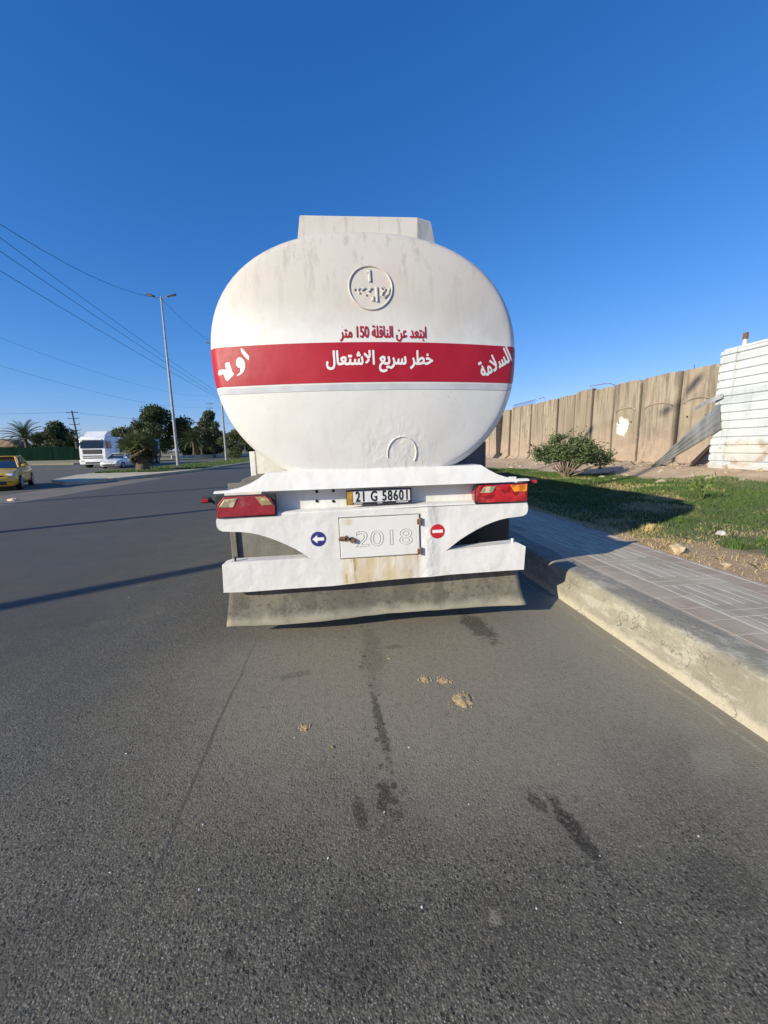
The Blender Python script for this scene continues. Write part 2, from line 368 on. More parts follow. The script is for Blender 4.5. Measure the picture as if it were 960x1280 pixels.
# ------------------------------------------------------------------ grass (nobody could count it)
def m_blade(name, a, b, c):
    n = NT(name)
    rnd = n.n('NewGeometry', None, None, 'Random Per Island')
    f = n.noise(.9, 4, .6)
    cc = n.mix(rnd, a, b); cc = n.mix(n.ramp(f, .5, .75, 0, .7), cc, c)
    n.b.inputs['Subsurface Weight'].default_value = 0
    return n.fin(cc, .75)
M_grass = m_blade('lawn_blades', (.045, .098, .016), (.10, .17, .032), (.19, .18, .055))
M_straw = m_blade('straw_blades', (.52, .38, .16), (.70, .54, .26), (.30, .20, .09))
def fbm(x, y, s, o): return np.array([mnoise.fractal(Vector((a*s, b*s, o)), 1., 2., 4) for a, b in zip(x, y)])
def blades(name, n, xr, yr, keep, mat, h0, h1, w, lean, label):
    # more blades close by
    u = rng.random(n); y = yr[0] + (yr[1]-yr[0])*u**1.7
    x = xr[0] + (xr[1]-xr[0])*rng.random(n)
    k = keep(x, y); x, y = x[k], y[k]; n = len(x)
    z = np.array([verge_z(a, b) for a, b in zip(x, y)])-.004
    h = (h0+(h1-h0)*rng.random(n)**1.6)*(1+.05*np.maximum(0, y-4)); an = rng.random(n)*2*np.pi
    ww = w*(1+.16*np.maximum(0, y-4)); la = rng.random(n)*2*np.pi; ll = lean*h*rng.random(n)
    P = np.stack([x, y, z], 1); dx = np.stack([np.cos(an)*ww, np.sin(an)*ww, 0*x], 1)
    mid = P + np.stack([np.cos(la)*ll*.35, np.sin(la)*ll*.35, h*.6], 1); tip = P + np.stack([np.cos(la)*ll, np.sin(la)*ll, h], 1)
    V = np.stack([P-dx, P+dx, mid+dx*.6, tip, mid-dx*.6], 1).reshape(-1, 3)
    i = np.arange(n)[:, None]*5
    F = np.concatenate([i+0, i+1, i+2, i+3, i+4], 1)
    o = raw_obj(name, V, F, mat); struct(o, 'stuff'); o['label'] = label
    return o
def lawn_keep(x, y):
    big = fbm(x, y, .35, 0)*1.2; f = fbm(x, y, .9, 5)
    ok = (x + .28*y + big*1.6 < 14.2) & (x + f*.9*np.clip(6-y, .3, 1) > 4.35 - np.clip(y-4.5, 0, 1)*.5)
    patch = fbm(x, y, .55, 9) + .5*fbm(x, y, 2., 2)
    dens = np.clip(1.05 - np.clip(patch-.16, 0, 1)*3.0, .08, 1)
    return ok & (rng.random(len(x)) < dens)
blades('lawn_grass', 300000, (3.9, 12.6), (1.2, 24), lawn_keep, M_grass, .022, .062, .0026, 1.1, 'short green lawn grass between the paved walkway and the concrete wall')
def straw_keep(x, y):
    f = fbm(x, y, .9, 5); e = (x - 3.66)
    near = np.clip(1.2-e*1.25+f*1.8, 0, 1)
    patch = np.clip((fbm(x, y, .55, 9) - .12)*2.2, 0, .5)
    return rng.random(len(x)) < np.clip(near+patch, 0, 1)
blades('dry_grass', 85000, (3.67, 10.5), (1.2, 14), straw_keep, M_straw, .015, .07, .0026, 2.0, 'dry yellow grass along the edge of the walkway')

# ------------------------------------------------------------------ tanker truck (all parts in the truck's own frame: x right, y forward, z up)
truck = empty('tanker_truck', (.307, 3.084, 0), 0, 'white fuel tanker at the kerb, red band with Arabic lettering across its rear', 'tanker truck')
truck.rotation_euler = (0, -.0135, 0)
TC, HW, HT, HB, SN = (-.02, 2.24), 1.205, .905, 1.0, 2.3
def rho(x, z):
    dx = abs(x-TC[0])/HW; dz = z-TC[1]; dz = abs(dz)/(HT if dz > 0 else HB)
    return (dx**SN+dz**SN)**(1/SN)
def ydish(r): return -.08 + .17*r*r + (.05*((r-.94)/.06)**2 if r > .94 else 0)
def dish(x, z): return ydish(min(1, rho(x, z)))
def rim(a, s=1.):
    c, q = math.cos(a), math.sin(a); h = HT if q > 0 else HB
    k = (abs(c)**SN+abs(q)**SN)**(-1/SN)
    return TC[0]+HW*s*k*c, TC[1]+h*s*k*q

def m_white(name, base=(.735, .725, .70), dirt=.35, head=False, rust=None, bumps=.12, crease=None):
    n = NT(name); X, Y, Z = n.xyz()
    f = n.noise(2.2, 5, .6); st = n.noise(7, 5, .7, stretch=(1, 1, .07)); fine = n.noise(24, 5, .7)
    c = n.mix(n.ramp(f, .35, .75, 0, dirt), base, (.57, .54, .475))
    c = n.mix(n.ramp(st, .52, .72, 0, dirt*.7), c, (.55, .52, .46))
    c = n.mix(n.ramp(fine, .66, .74, 0, dirt*.7), c, (.48, .45, .39))
    if head:
        zz = n.math('ADD', Z, n.math('MULTIPLY', n.math('SUBTRACT', f, .5), .5))
        c = n.mix(n.ramp(zz, 2.28, 2.62, 0, .85), c, (.54, .505, .445))
        c = n.mix(n.math('MULTIPLY', n.ramp(n.noise(3.1, 4, .6), .5, .7), n.ramp(zz, 2.35, 2.6, 0, .5)), c, (.60, .50, .45))
        s2 = n.noise(13, 4, .75, stretch=(1, 1, .05))
        c = n.mix(n.math('MULTIPLY', n.ramp(s2, .50, .66), n.ramp(Z, 2.3, 3.1, 0, .75)), c, (.42, .385, .34))
        c = n.mix(n.ramp(n.noise(60, 2, .5), .74, .77, 0, .6), c, (.25, .2, .15))
        # wrinkled, over-painted sealant low on the head
        w = n.ramp(n.math('SQRT', n.math('ADD', n.math('POWER', n.math('SUBTRACT', X, .15), 2), n.math('POWER', n.math('SUBTRACT', Z, 1.45), 2))), .45, .12)
        wr = n.math('MULTIPLY', n.noise(11, 3, .5, dist=.8, stretch=(1, 1, .7)), w)
    if rust:
        for (x0, x1, z0, z1, amt) in rust:
            win = n.math('MULTIPLY', n.math('MULTIPLY', n.ramp(X, x0, x0+.05), n.ramp(X, x1, x1-.05)), n.math('MULTIPLY', n.ramp(Z, z0-.02, z0+.01), n.ramp(Z, z1+.01, z1-.005)))
            s3 = n.noise(26, 4, .7, stretch=(1, 1, .10)); s4 = n.noise(9, 4, .6, stretch=(1, 1, .3))
            c = n.mix(n.math('MULTIPLY', win, n.ramp(s4, .3, .6, .25, amt)), c, (.60, .47, .26))
            c = n.mix(n.math('MULTIPLY', win, n.ramp(s3, .56, .70, 0, amt)), c, (.24, .12, .04))
    nb = n.bump(n.noise(3.5, 3, .5), bumps, .05)
    if head: nb = n.bump(wr, .45, .022, nb)
    if crease is not None:
        cw = n.ramp(n.math('ABSOLUTE', n.math('SUBTRACT', X, crease)), .10, .0)
        nb = n.bump(n.math('MULTIPLY', cw, n.noise(14, 3, .55, stretch=(1, 1, .6))), .6, .03, nb)
    nb = n.bump(fine, .12, .004, nb)
    return n.fin(c, n.ramp(f, .3, .7, .32, .5), nb)
M_head = m_white('tank_paint', head=True)
M_body = m_white('tank_body_paint', dirt=.5)
M_white = m_white('white_paint', dirt=.45, bumps=.4)
M_panel = m_white('rear_panel_paint', dirt=.45, bumps=.45, crease=.42, rust=[(-.345, .35, .43, .645, .9), (.50, .60, .43, .52, .25)])
M_door = m_white('door_paint', dirt=.25, bumps=.1, rust=[(-.315, -.20, .93, .975, .8), (.28, .33, .66, .98, .4)])
def m_red():
    n = NT('band_red'); f = n.noise(3, 5, .6); st = n.noise(9, 5, .7, stretch=(1, 1, .1))
    c = n.mix(n.ramp(f, .3, .7), (.36, .004, .016), (.42, .008, .024)); c = n.mix(n.ramp(st, .55, .75, 0, .25), c, (.30, .02, .03))
    return n.fin(c, n.ramp(f, .3, .7, .4, .55), n.bump(n.noise(3.5, 3, .5), .12, .05))
M_red = m_red()
M_redtxt = simple('red_letter_paint', (.38, .006, .018), .5, .1)
M_wtxt = simple('white_letter_paint', (.80, .79, .77), .45, .06)
M_grey = simple('grey_stripe', (.55, .57, .59), .45, .12, 5)
M_black = simple('black_plastic', (.018, .018, .02), .5, .3, 20)
M_rubber = simple('black_rubber', (.022, .022, .024), .8, .4, 12, .2)
M_dgrey = simple('dark_grey_steel', (.10, .105, .12), .6, .25, 5, .1)
M_steel = simple('chassis_steel', (.05, .05, .052), .7, .3, 8, .2)
def m_flap():
    n = NT('dusty_rubber_lit'); X, Y, Z = n.xyz()
    f = n.noise(2.6, 5, .65, stretch=(1, 1, .5)); g = n.noise(30, 5, .7)
    c = n.mix(n.ramp(f, .32, .68), (.105, .095, .075), (.185, .165, .125)); c = n.mix(n.ramp(g, .50, .68, 0, .75), c, (.06, .055, .045)); c = n.mix(n.ramp(n.noise(3.3, 6, .75, stretch=(1, 1, .45)), .52, .62, 0, .65), c, (.075, .068, .054))
    e = n.math('ADD', Z, n.math('MULTIPLY', n.math('SUBTRACT', n.noise(7, 4, .7), .5), .12))
    c = n.mix(n.ramp(e, .23, .15, 0, .7), c, (.38, .345, .25))  # paler towards the bottom: sunlight on the outward curl painted into the colour
    return n.fin(c, .85, n.bump(n.math('ADD', f, n.math('MULTIPLY', g, .2)), .4, .02))
M_flap = m_flap()
M_dust_rub = simple('grey_dusty_rubber', (.20, .19, .17), .85, .3, 4, .3)
M_rust = simple('rusty_steel', (.20, .11, .06), .8, .5, 30, .5, 60)
M_hole = simple('dark_hole', (.01, .01, .01), .9, .1)

M_weld = simple('weld_bead_paint', (.52, .51, .48), .5, .25, 60)
# tank: body, collar, red band, stripe, lettering
def f_tank(bm):
    NA, NR = 96, 26; rings = []
    rs = [i/NR*.94 for i in range(1, NR+1)]+[.955, .968, .98, .99, 1.0]
    c = bm.verts.new((TC[0], ydish(0), TC[1]))
    for r in rs:
        rings.append([bm.verts.new((*(lambda p: (p[0], ydish(r), p[1]))(rim(2*math.pi*k/NA, r)),)) for k in range(NA)])
    for y, s in [(.155, 1.003), (.20, 1.004), (2.4, 1.004), (4.8, 1.004), (7.2, 1.004), (9.5, 1.004), (9.62, .97), (9.72, .8), (9.78, .4)]:
        rings.append([bm.verts.new((rim(2*math.pi*k/NA, s)[0], y, rim(2*math.pi*k/NA, s)[1])) for k in range(NA)])
    for k in range(NA): bm.faces.new((c, rings[0][k], rings[0][(k+1) % NA]))
    for A, B in zip(rings, rings[1:]):
        for k in range(NA): bm.faces.new((A[k], B[k], B[(k+1) % NA], A[(k+1) % NA]))
    e = bm.verts.new((TC[0], 9.8, TC[1]))
    for k in range(NA): bm.faces.new((e, rings[-1][(k+1) % NA], rings[-1][k]))
tank = part('tank', f_tank, M_head, truck, 50)
def f_collar(bm):
    pl = [(-.552, .20), (.385, .17), (.572, .235), (.572, 9.0), (-.552, 9.0)]; pt = [(-.505, .235), (.40, .215), (.515, .262), (.515, 8.96), (-.505, 8.96)]
    A = [bm.verts.new((x, y, 2.98)) for x, y in pl]; B = [bm.verts.new((x, y, 3.303)) for x, y in pt]
    bm.faces.new(B)
    for i in range(5): bm.faces.new((A[i], A[(i+1) % 5], B[(i+1) % 5], B[i]))
    bmesh.ops.bevel(bm, geom=[e for e in bm.edges if all(v.co.z > 3.2 for v in e.verts)], offset=.018, segments=2, affect='EDGES', profile=.5)
part('collar', f_collar, M_head, tank)
def f_weld(bm):
    tube(bm, [(x, .168+.012*math.sin(x*9)*.2, 3.098-.10*(x+.02)**2*.55+.004*math.sin(x*31)) for x in np.linspace(-.54, .54, 30)], .011, 6)
part('weld_bead', f_weld, M_body, tank, True)
def conform_strip(bm, zlo, zhi, off, nx=90, nz=7):
    """a painted strip lying on the curved head, out to its rim"""
    g = []
    for j in range(nz+1):
        row = []
        for i in range(nx+1):
            t = -1+2*i/nx
            zc = zlo+(zhi-zlo)*j/nz
            dz = zc-TC[1]; h = HT if dz > 0 else HB
            w = HW*(1-min(1, abs(dz)/h)**SN)**(1/SN)
            s = math.sin(t*math.pi/2)
            x = TC[0]+w*s; row.append(bm.verts.new((x*(1+.0008), dish(x, zc)-off, zc)))
        g.append(row)
    for j in range(nz):
        for i in range(nx): bm.faces.new((g[j][i], g[j][i+1], g[j+1][i+1], g[j+1][i]))
part('red_band', lambda bm: conform_strip(bm, 2.022, 2.303, .0025), M_red, tank, True)
part('grey_stripe', lambda bm: conform_strip(bm, 1.965, 2.010, .0025, nz=2), M_grey, tank, True)

def text_geo(body, offset=0., outline=False, bevel=0., space=1.):
    cu = bpy.data.curves.new('tmp', 'FONT'); cu.body = body; cu.offset = offset; cu.resolution_u = 6; cu.space_character = space
    if outline: cu.fill_mode = 'NONE'; cu.bevel_depth = bevel; cu.bevel_resolution = 1
    o = bpy.data.objects.new('tmp', cu); col.objects.link(o)
    bpy.context.view_layer.update()
    dg = bpy.context.evaluated_depsgraph_get(); me = o.evaluated_get(dg).to_mesh()
    V = [tuple(v.co) for v in me.vertices]; F = [tuple(p.vertices) for p in me.polygons]
    o.evaluated_get(dg).to_mesh_clear(); bpy.data.objects.remove(o); bpy.data.curves.remove(cu)
    a = np.array(V); return a, F
def lettering(name, body, ctr, w, h, mat, parent, ang=0., yfun=None, off=.003, offset=0., outline=False, bevel=0., flat=None, bold=0., space=1.):
    V, F = text_geo(body, offset, outline, bevel, space)
    lo, hi = V.min(0), V.max(0); sx, sz = w/(hi[0]-lo[0]), h/(hi[1]-lo[1])
    bm = bmesh.new()
    ca, sa = math.cos(R(ang)), math.sin(R(ang))
    if yfun is not None:      # small faces, so that the paint follows the curved head
        tb = bmesh.new(); tv = [tb.verts.new(v) for v in V]
        for f in F:
            try: tb.faces.new([tv[i] for i in f])
            except ValueError: pass
        bmesh.ops.triangulate(tb, faces=tb.faces[:])
        for _ in range(3):
            es = [e for e in tb.edges if e.calc_length()*sx > .03]
            if not es: break
            bmesh.ops.subdivide_edges(tb, edges=es, cuts=1); bmesh.ops.triangulate(tb, faces=[f for f in tb.faces if len(f.verts) > 3])
        tb.verts.index_update(); V = np.array([tuple(v.co) for v in tb.verts]); F = [tuple(v.index for v in f.verts) for f in tb.faces]; tb.free()
    shifts = [(0, 0)]+([(bold*math.cos(q*math.pi/4), bold*math.sin(q*math.pi/4)) for q in range(8)] if bold else [])
    for si, (bu, bq) in enumerate(shifts):
      vs = []
      for v in V:
        u, q = (v[0]-(lo[0]+hi[0])/2)*sx+bu, (v[1]-(lo[1]+hi[1])/2)*sz+bq
        x, z = ctr[0]+u*ca-q*sa, ctr[1]+u*sa+q*ca
        y = (flat if flat is not None else yfun(x, z))-off-v[2]*sx-si*.0001
        vs.append(bm.verts.new((x, y, z)))
      for f in F:
        try: bm.faces.new([vs[i] for i in f])
        except ValueError: pass
    return mesh_obj(name, bm, mat, parent)
def arab(*words): return ' '.join(reversed([w if w.isdigit() else w[::-1] for w in words]))
lettering('red_lettering', arab('\uFE8D\uFE91\uFE98\uFECC\uFEAA', '\uFECB\uFEE6', '\uFE8D\uFEDF\uFEE8\uFE8E\uFED7\uFEE0\uFE94', '150', '\uFEE3\uFE98\uFEAE'),
          (.074, 2.364), .642, .108, M_redtxt, tank, yfun=dish, bold=.0022, off=.0035)
lettering('white_lettering', arab('\uFEA7\uFEC4\uFEAE', '\uFEB3\uFEAE\uFEF3\uFECA', '\uFE8D\uFEFB\uFEB7\uFE98\uFECC\uFE8E\uFEDD'),
          (.045, 2.168), .80, .150, M_wtxt, tank, yfun=dish, bold=.0040, off=.0042)
def f_hand(bm):
    polys = [[(-0.979, 2.288), (-0.967, 2.286), (-0.94, 2.254), (-0.92, 2.227), (-0.926, 2.201), (-0.935, 2.207), (-0.957, 2.23), (-0.977, 2.262)], [(-1.025, 2.175), (-1.023, 2.198), (-1.015, 2.216), (-1.001, 2.226), (-0.985, 2.226), (-0.97, 2.215), (-0.96, 2.198), (-0.955, 2.174), (-0.959, 2.144), (-0.976, 2.118), (-0.996, 2.104), (-1.027, 2.093), (-1.025, 2.102), (-0.999, 2.121), (-0.983, 2.142), (-0.98, 2.151), (-0.997, 2.151), (-1.014, 2.156)], [(-1.106, 2.193), (-1.073, 2.196), (-1.078, 2.152), (-1.045, 2.112), (-1.053, 2.102), (-1.101, 2.062), (-1.117, 2.072), (-1.117, 2.086), (-1.105, 2.11), (-1.108, 2.119), (-1.163, 2.105), (-1.17, 2.117), (-1.171, 2.129), (-1.162, 2.141), (-1.138, 2.148), (-1.102, 2.145), (-1.099, 2.153), (-1.109, 2.169)]]
    for pl in polys:
        tb = bmesh.new(); tb.faces.new([tb.verts.new((x, 0, z)) for x, z in pl]); bmesh.ops.triangulate(tb, faces=tb.faces[:])
        for _ in range(3): bmesh.ops.subdivide_edges(tb, edges=[e for e in tb.edges if e.calc_length() > .02], cuts=1); bmesh.ops.triangulate(tb, faces=[f for f in tb.faces if len(f.verts) > 3])
        m_ = {v: bm.verts.new((v.co.x, dish(v.co.x, v.co.z)-.0045, v.co.z)) for v in tb.verts}
        for f in tb.faces: bm.faces.new([m_[v] for v in f.verts])
        tb.free()
part('white_lettering', f_hand, M_wtxt, tank)
lettering('white_lettering', arab('\uFE8D\uFEDF\uFEB4\uFEFC\uFEE3\uFE94'), (.975, 2.180), .30, .120, M_wtxt, tank, ang=29, yfun=dish, bold=.004, off=.0045)
# round relief emblem: ring, numeral one, hand-made strokes
def on(x, z, o=.004): return (x, dish(x, z)-o, z)
def f_emblem(bm):
    cx, cz, r = -.008, 2.690, .158
    tube(bm, [on(cx+math.cos(a)*r, cz+math.sin(a)*r) for a in np.linspace(0, 2*math.pi, 64, endpoint=False)], .0070, 8, closed=True)
    def s(pts, w=.008): tube(bm, [on(cx+a*r, cz+b*r) for a, b in pts], w, 6)
    s([(-.16, .66), (-.02, .80), (-.02, .25)], .010)
    s([(-.78, -.08), (-.72, -.10)], .011)
    s([(-.25, -.03), (-.45, -.17), (-.22, -.36)], .008); s([(-.50, -.04), (-.62, -.14), (-.52, -.28)], .007)
    s([(.05, -.02), (-.12, -.20), (.08, -.42), (.08, -.62)], .009); s([(.27, .02), (.27, -.66)], .009)
    s([(.50, -.02), (.56, -.22), (.46, -.40), (.62, -.46), (.80, -.28), (.88, -.02)], .009); s([(.58, .02), (.68, -.08), (.60, -.20)], .007)
part('emblem', f_emblem, M_head, tank, True)
def f_ring(bm):
    tube(bm, [on(.205+math.cos(a)*.118, 1.487+math.sin(a)*.128, .003) for a in np.linspace(-.55, math.pi+.25, 40)], .010, 6,
         rs=[.0045+.005*abs(mnoise.noise(Vector((i*.37, 0, 0)))) for i in range(40)])
part('patch_ring', f_ring, M_head, tank, True)

# shelf over the lamps
def f_shelf(bm):
    L = [(-1.262, 1.228), (-1.258, 1.240), (-1.16, 1.243), (-1.075, 1.258), (-1.0, 1.285), (-.93, 1.325), (-.872, 1.366)]
    Rr = [(-x, z) for x, z in L[::-1]]
    top = L[1:]+Rr[:-1]
    A = []; B = []; C = []
    # slightly sloped face: lower edge proud, upper edge set back against the tank
    for x, z in top: A.append((x, -.035+(z-1.228)*.55, z))
    xs_ = np.linspace(-1.262, 1.262, len(top))
    fr = [bm.verts.new(p) for p in A]; lo = [bm.verts.new((p[0], -.040, 1.226+.0035*math.sin(p[0]*5)-.006*max(0, 1-(p[0]/.6)**2))) for p in A]
    bk = [bm.verts.new((p[0], p[1]+.03+.22*max(0, min(1, (1.02-abs(p[0]))/.15)), p[2]+.004)) for p in A]; lb = [bm.verts.new((p[0], -.022, 1.226+.0035*math.sin(p[0]*5)-.006*max(0, 1-(p[0]/.6)**2))) for p in A]
    ib = [bm.verts.new((p[0], p[1]+.03, max(1.224, p[2]-.012))) for p in A]
    for i in range(len(top)-1):
        bm.faces.new((lo[i], lo[i+1], fr[i+1], fr[i])); bm.faces.new((fr[i], fr[i+1], bk[i+1], bk[i]))
        bm.faces.new((lo[i], lb[i], lb[i+1], lo[i+1])); bm.faces.new((lb[i], ib[i], ib[i+1], lb[i+1]))
    bm.faces.new((lo[0], fr[0], ib[0], lb[0])); bm.faces.new((lo[-1], lb[-1], ib[-1], fr[-1]))
part('rear_shelf', f_shelf, M_white, truck)
def f_tab(bm): box(bm, (1.10, -.02, 1.245), (1.155, .02, 1.262), .004)
part('shelf_tab', f_tab, M_white, truck)
# recessed panel and its bolt holes
part('recess_panel', lambda bm: prism(bm, [(-1.22, 1.02), (1.22, 1.02), (1.22, 1.215), (1.0, 1.235), (.90, 1.29), (-.90, 1.29), (-1.0, 1.235), (-1.22, 1.215)], .10, .115), M_white, truck)
for x, z in [(-.492, 1.196), (-.358, 1.197), (-.497, 1.118), (-.362, 1.111)]:
    part('bolt_hole', lambda bm: cyl(bm, (x, .094, z), (x, .101, z), .012, n=14), M_hole, truck)
# lower panel with wheel-arch cut-outs
arcL = [(-1.262, 1.040), (-1.273, 1.005), (-1.272, .965), (-1.258, .938), (-1.228, .924), (-1.17, .919), (-1.10, .914), (-1.03, .903), (-.965, .885), (-.90, .862), (-.83, .831), (-.755, .792), (-.68, .748), (-.61, .698), (-.556, .655)]
bot = [(-.60, .670), (-1.20, .672), (-1.262, .655), (-1.272, .424), (-1.10, .416), (-.8, .419), (-.40, .418), (-.2, .428), (.0, .436), (.25, .442), (.42, .440), (.60, .448), (1.10, .450), (1.252, .449), (1.262, .655), (1.19, .694), (.60, .666)]
panel_poly = arcL+bot+[(-x, z) for x, z in arcL[::-1]]
part('rear_panel', lambda bm: prism(bm, panel_poly, 0, .018), M_panel, truck)
def f_flange(bm):
    g = [[(x, y, z+.006*math.sin(x*3)) for x in np.linspace(-.82, .82, 12)] for y, z in ((.0, 1.040), (.004, 1.053), (.02, 1.062), (.098, 1.066))]
    vv = [[bm.verts.new(p) for p in r] for r in g]
    for a, b in zip(vv, vv[1:]):
        for i in range(11): bm.faces.new((a[i], a[i+1], b[i+1], b[i]))
part('panel_flange', f_flange, M_white, truck, True)
# bumper ends (open channels)
def f_bump(s):
    def f(bm):
        if s < 0: poly = [(-1.262, .655), (-1.20, .672), (-.56, .672), (-.56, .425), (-1.10, .416), (-1.272, .424)]
        else: poly = [(1.262, .655), (1.19, .694), (.558, .664), (.558, .447), (1.10, .450), (1.252, .449)]
        prism(bm, [(x*.998, z*.998) for x, z in poly], .0185, .12)
    return f
for s in (-1, 1): part('bumper', f_bump(s), M_white, truck)
def f_bolt(x, z):
    def f(bm): cyl(bm, (x, .03, z-.01), (x, .03, z+.025), .008, n=8); cyl(bm, (x, .03, z+.02), (x, .03, z+.032), .014, n=6)
    return f
for x, z in ((-1.165, .675), (1.155, .693)): part('bumper_bolt', f_bolt(x, z), M_steel if x < 0 else M_white, truck)
# hatch door with raised numerals, latch, hinges
M_seam = simple('door_seam_grime', (.12, .095, .07), .9, .4, 30)
def f_gap(bm):
    for a, b in (((-.328, .644), (.340, .649)), ((-.328, .985), (.340, .990)), ((-.328, .649), (-.322, .985)), ((.333, .649), (.340, .985))): box(bm, (a[0], -.0035, a[1]), (b[0], .0, b[1]))
hatch = part('hatch_door', lambda bm: prism(bm, [(-.321, .650), (.332, .652), (.330, .985), (-.321, .979)], -.012, -.001, bev=.004), M_door, truck)
part('door_gap', f_gap, M_seam, hatch)
lettering('raised_numerals', '2018', (.035, .806), .47, .135, M_weld, hatch, outline=True, bevel=.015, flat=-.012, off=0)
for z in (.925, .675):
    part('hinge', lambda bm: (cyl(bm, (.340, -.014, z-.03), (.340, -.014, z+.03), .010, n=10), box(bm, (.312, -.017, z-.022), (.336, -.012, z+.022), .002)), M_rust, hatch, 30)
def f_latch(bm):
    box(bm, (-.325, -.024, .800), (-.275, -.012, .835), .003); box(bm, (-.335, -.034, .806), (-.215, -.024, .826), .004)
    tube(bm, [(-.270+.017*math.cos(a), -.042, .822+.022*math.sin(a)) for a in np.linspace(0, 2*math.pi, 16, endpoint=False)], .005, 6, closed=True)
    box(bm, (-.232, -.038, .780), (-.196, -.014, .815), .006)
part('latch', f_latch, M_rust, hatch, 30)
# stickers
def disc(x, z, r, y, bm, n=40): cyl(bm, (x, y, z), (x, y+.001, z), r, n=n)
M_blue = simple('sticker_blue', (.035, .035, .19), .4, .1); M_sred = simple('sticker_red', (.50, .02, .035), .4, .1)
b = part('arrow_sticker', lambda bm: disc(-.496, .822, .061, -.0022, bm), M_blue, truck)
part('arrow', lambda bm: prism(bm, [(-.544, .822), (-.504, .856), (-.504, .836), (-.450, .836), (-.450, .808), (-.504, .808), (-.504, .788)], -.0036, -.0026), M_wtxt, b)
b = part('no_entry_sticker', lambda bm: disc(.487, .832, .061, -.0022, bm), M_sred, truck)
part('bar', lambda bm: prism(bm, [(.443, .820), (.531, .820), (.531, .845), (.443, .845)], -.0036, -.0026), M_wtxt, b)
# number plate
plate = part('number_plate', lambda bm: box(bm, (-.256, .012, 1.083), (.276, .022, 1.205), .003), M_black, truck)
M_plate = simple('plate_white', (.68, .68, .70), .4, .10, 12); M_py = simple('plate_yellow', (.42, .24, .04), .45, .3, 40)
part('plate_face', lambda bm: box(bm, (-.202, .009, 1.103), (.262, .0125, 1.196)), M_plate, plate)
part('plate_stripe', lambda bm: box(bm, (-.250, .009, 1.088), (-.206, .0125, 1.198)), M_py, plate)
lettering('characters', '21 G 58601', (.030, 1.150), .42, .080, M_black, plate, flat=.009, off=.0012, bold=.0028, space=1.18)
for x0, x1 in ((-.195, -.130), (-.005, .030), (.150, .240)):
    def f_small(bm):
        x = x0
        while x < x1: w = random.uniform(.004, .009); box(bm, (x, .0108, 1.0885), (x+w, .0119, 1.0965)); x += w+.003
    part('small_print', f_small, M_wtxt, plate)
# tail lamps
def m_lens(name, c, ribs=160., rough=.18, dusty=.25, cells=True):
    n = NT(name); f = n.noise(12, 5, .65); cell = n.n('TexVoronoi', {'feature': 'F1'}, {'Vector': n.P, 'Scale': 26.}, 1)
    cc = n.mix(n.ramp(n.xyz(cell)[0], .2, .9), tuple(x*(.6 if cells else .9) for x in c), tuple(min(1, x*(1.25 if cells else 1.08)) for x in c)); cc = n.mix(n.ramp(f, .5, .8, 0, dusty), cc, (.42, .33, .28))
    w = n.n('TexWave', {'bands_direction': 'X'}, {'Vector': n.P, 'Scale': ribs})
    return n.fin(cc, rough, n.bump(w, .15, .003), Coat_Weight=.5, Coat_Roughness=.08)
M_lred = m_lens('lens_red', (.42, .012, .02)); M_lredold = m_lens('faded_lens_red', (.29, .02, .03), dusty=.3, rough=.3, cells=False)
M_lam = m_lens('lens_amber', (.85, .26, .02)); M_lclr = m_lens('lens_clear', (.50, .42, .28), 120.); M_lfad = m_lens('faded_lens', (.48, .36, .17), 120., .4)
def lamp_part(poly, y0, y1, mat, name, par): return part(name, lambda bm: prism(bm, poly, y0, y1, bev=.004), mat, par)
tl = lamp_part([(-1.256, 1.038), (-1.246, 1.135), (-1.192, 1.196), (-.882, 1.197), (-.842, 1.174), (-.812, 1.112), (-.816, 1.045)], -.028, .09, M_lredold, 'tail_lamp', truck)
tl['label'] = 'faded red tail lamp'
lamp_part([(-1.234, 1.118), (-1.188, 1.180), (-1.085, 1.186), (-1.125, 1.114)], -.034, -.024, M_lclr, 'clear_lens', tl)
lamp_part([(-.958, 1.190), (-.872, 1.188), (-.826, 1.122), (-.908, 1.118)], -.034, -.024, M_lfad, 'amber_lens', tl)
tr = lamp_part([(.812, 1.168), (.838, 1.202), (1.250, 1.203), (1.250, 1.054), (.835, 1.058), (.812, 1.075)], -.028, .09, M_lred, 'tail_lamp', truck)
tr['label'] = 'bright red tail lamp with an orange indicator'
lamp_part([(.842, 1.140), (.872, 1.190), (.978, 1.192), (.942, 1.140)], -.034, -.024, M_lclr, 'clear_lens', tr)
lamp_part([(1.100, 1.195), (1.244, 1.197), (1.244, 1.138), (1.135, 1.138)], -.034, -.024, M_lam, 'amber_lens', tr)
for lp_, s_, x0, x1, zt in ((tr, 1, .806, 1.256, 1.208), (tl, -1, -1.262, -.806, 1.204)):
    part('gasket', lambda bm: box(bm, (x0, -.012, 1.048 if s_ > 0 else 1.030), (x1, .02, zt), .004), M_black, lp_)
# side marker lamps on rubber stalks
for s, x, z in ((-1, -1.345, 1.172), (1, 1.325, 1.212)):
    mk = part('marker_lamp', lambda bm: box(bm, (x-.036, .02, z-.022), (x+.036, .075, z+.022), .008), M_rubber, truck)
    part('marker_lens', lambda bm: box(bm, (x-.024, .012, z-.014), (x+.026, .022, z+.014), .004), M_lred, mk)
    part('stalk', lambda bm: tube(bm, [(x-s*.03, .05, z-.005), (x-s*.07, .05, z-.03), (x-s*.12, .06, z-.02)], .013, 8), M_rubber, mk, True)
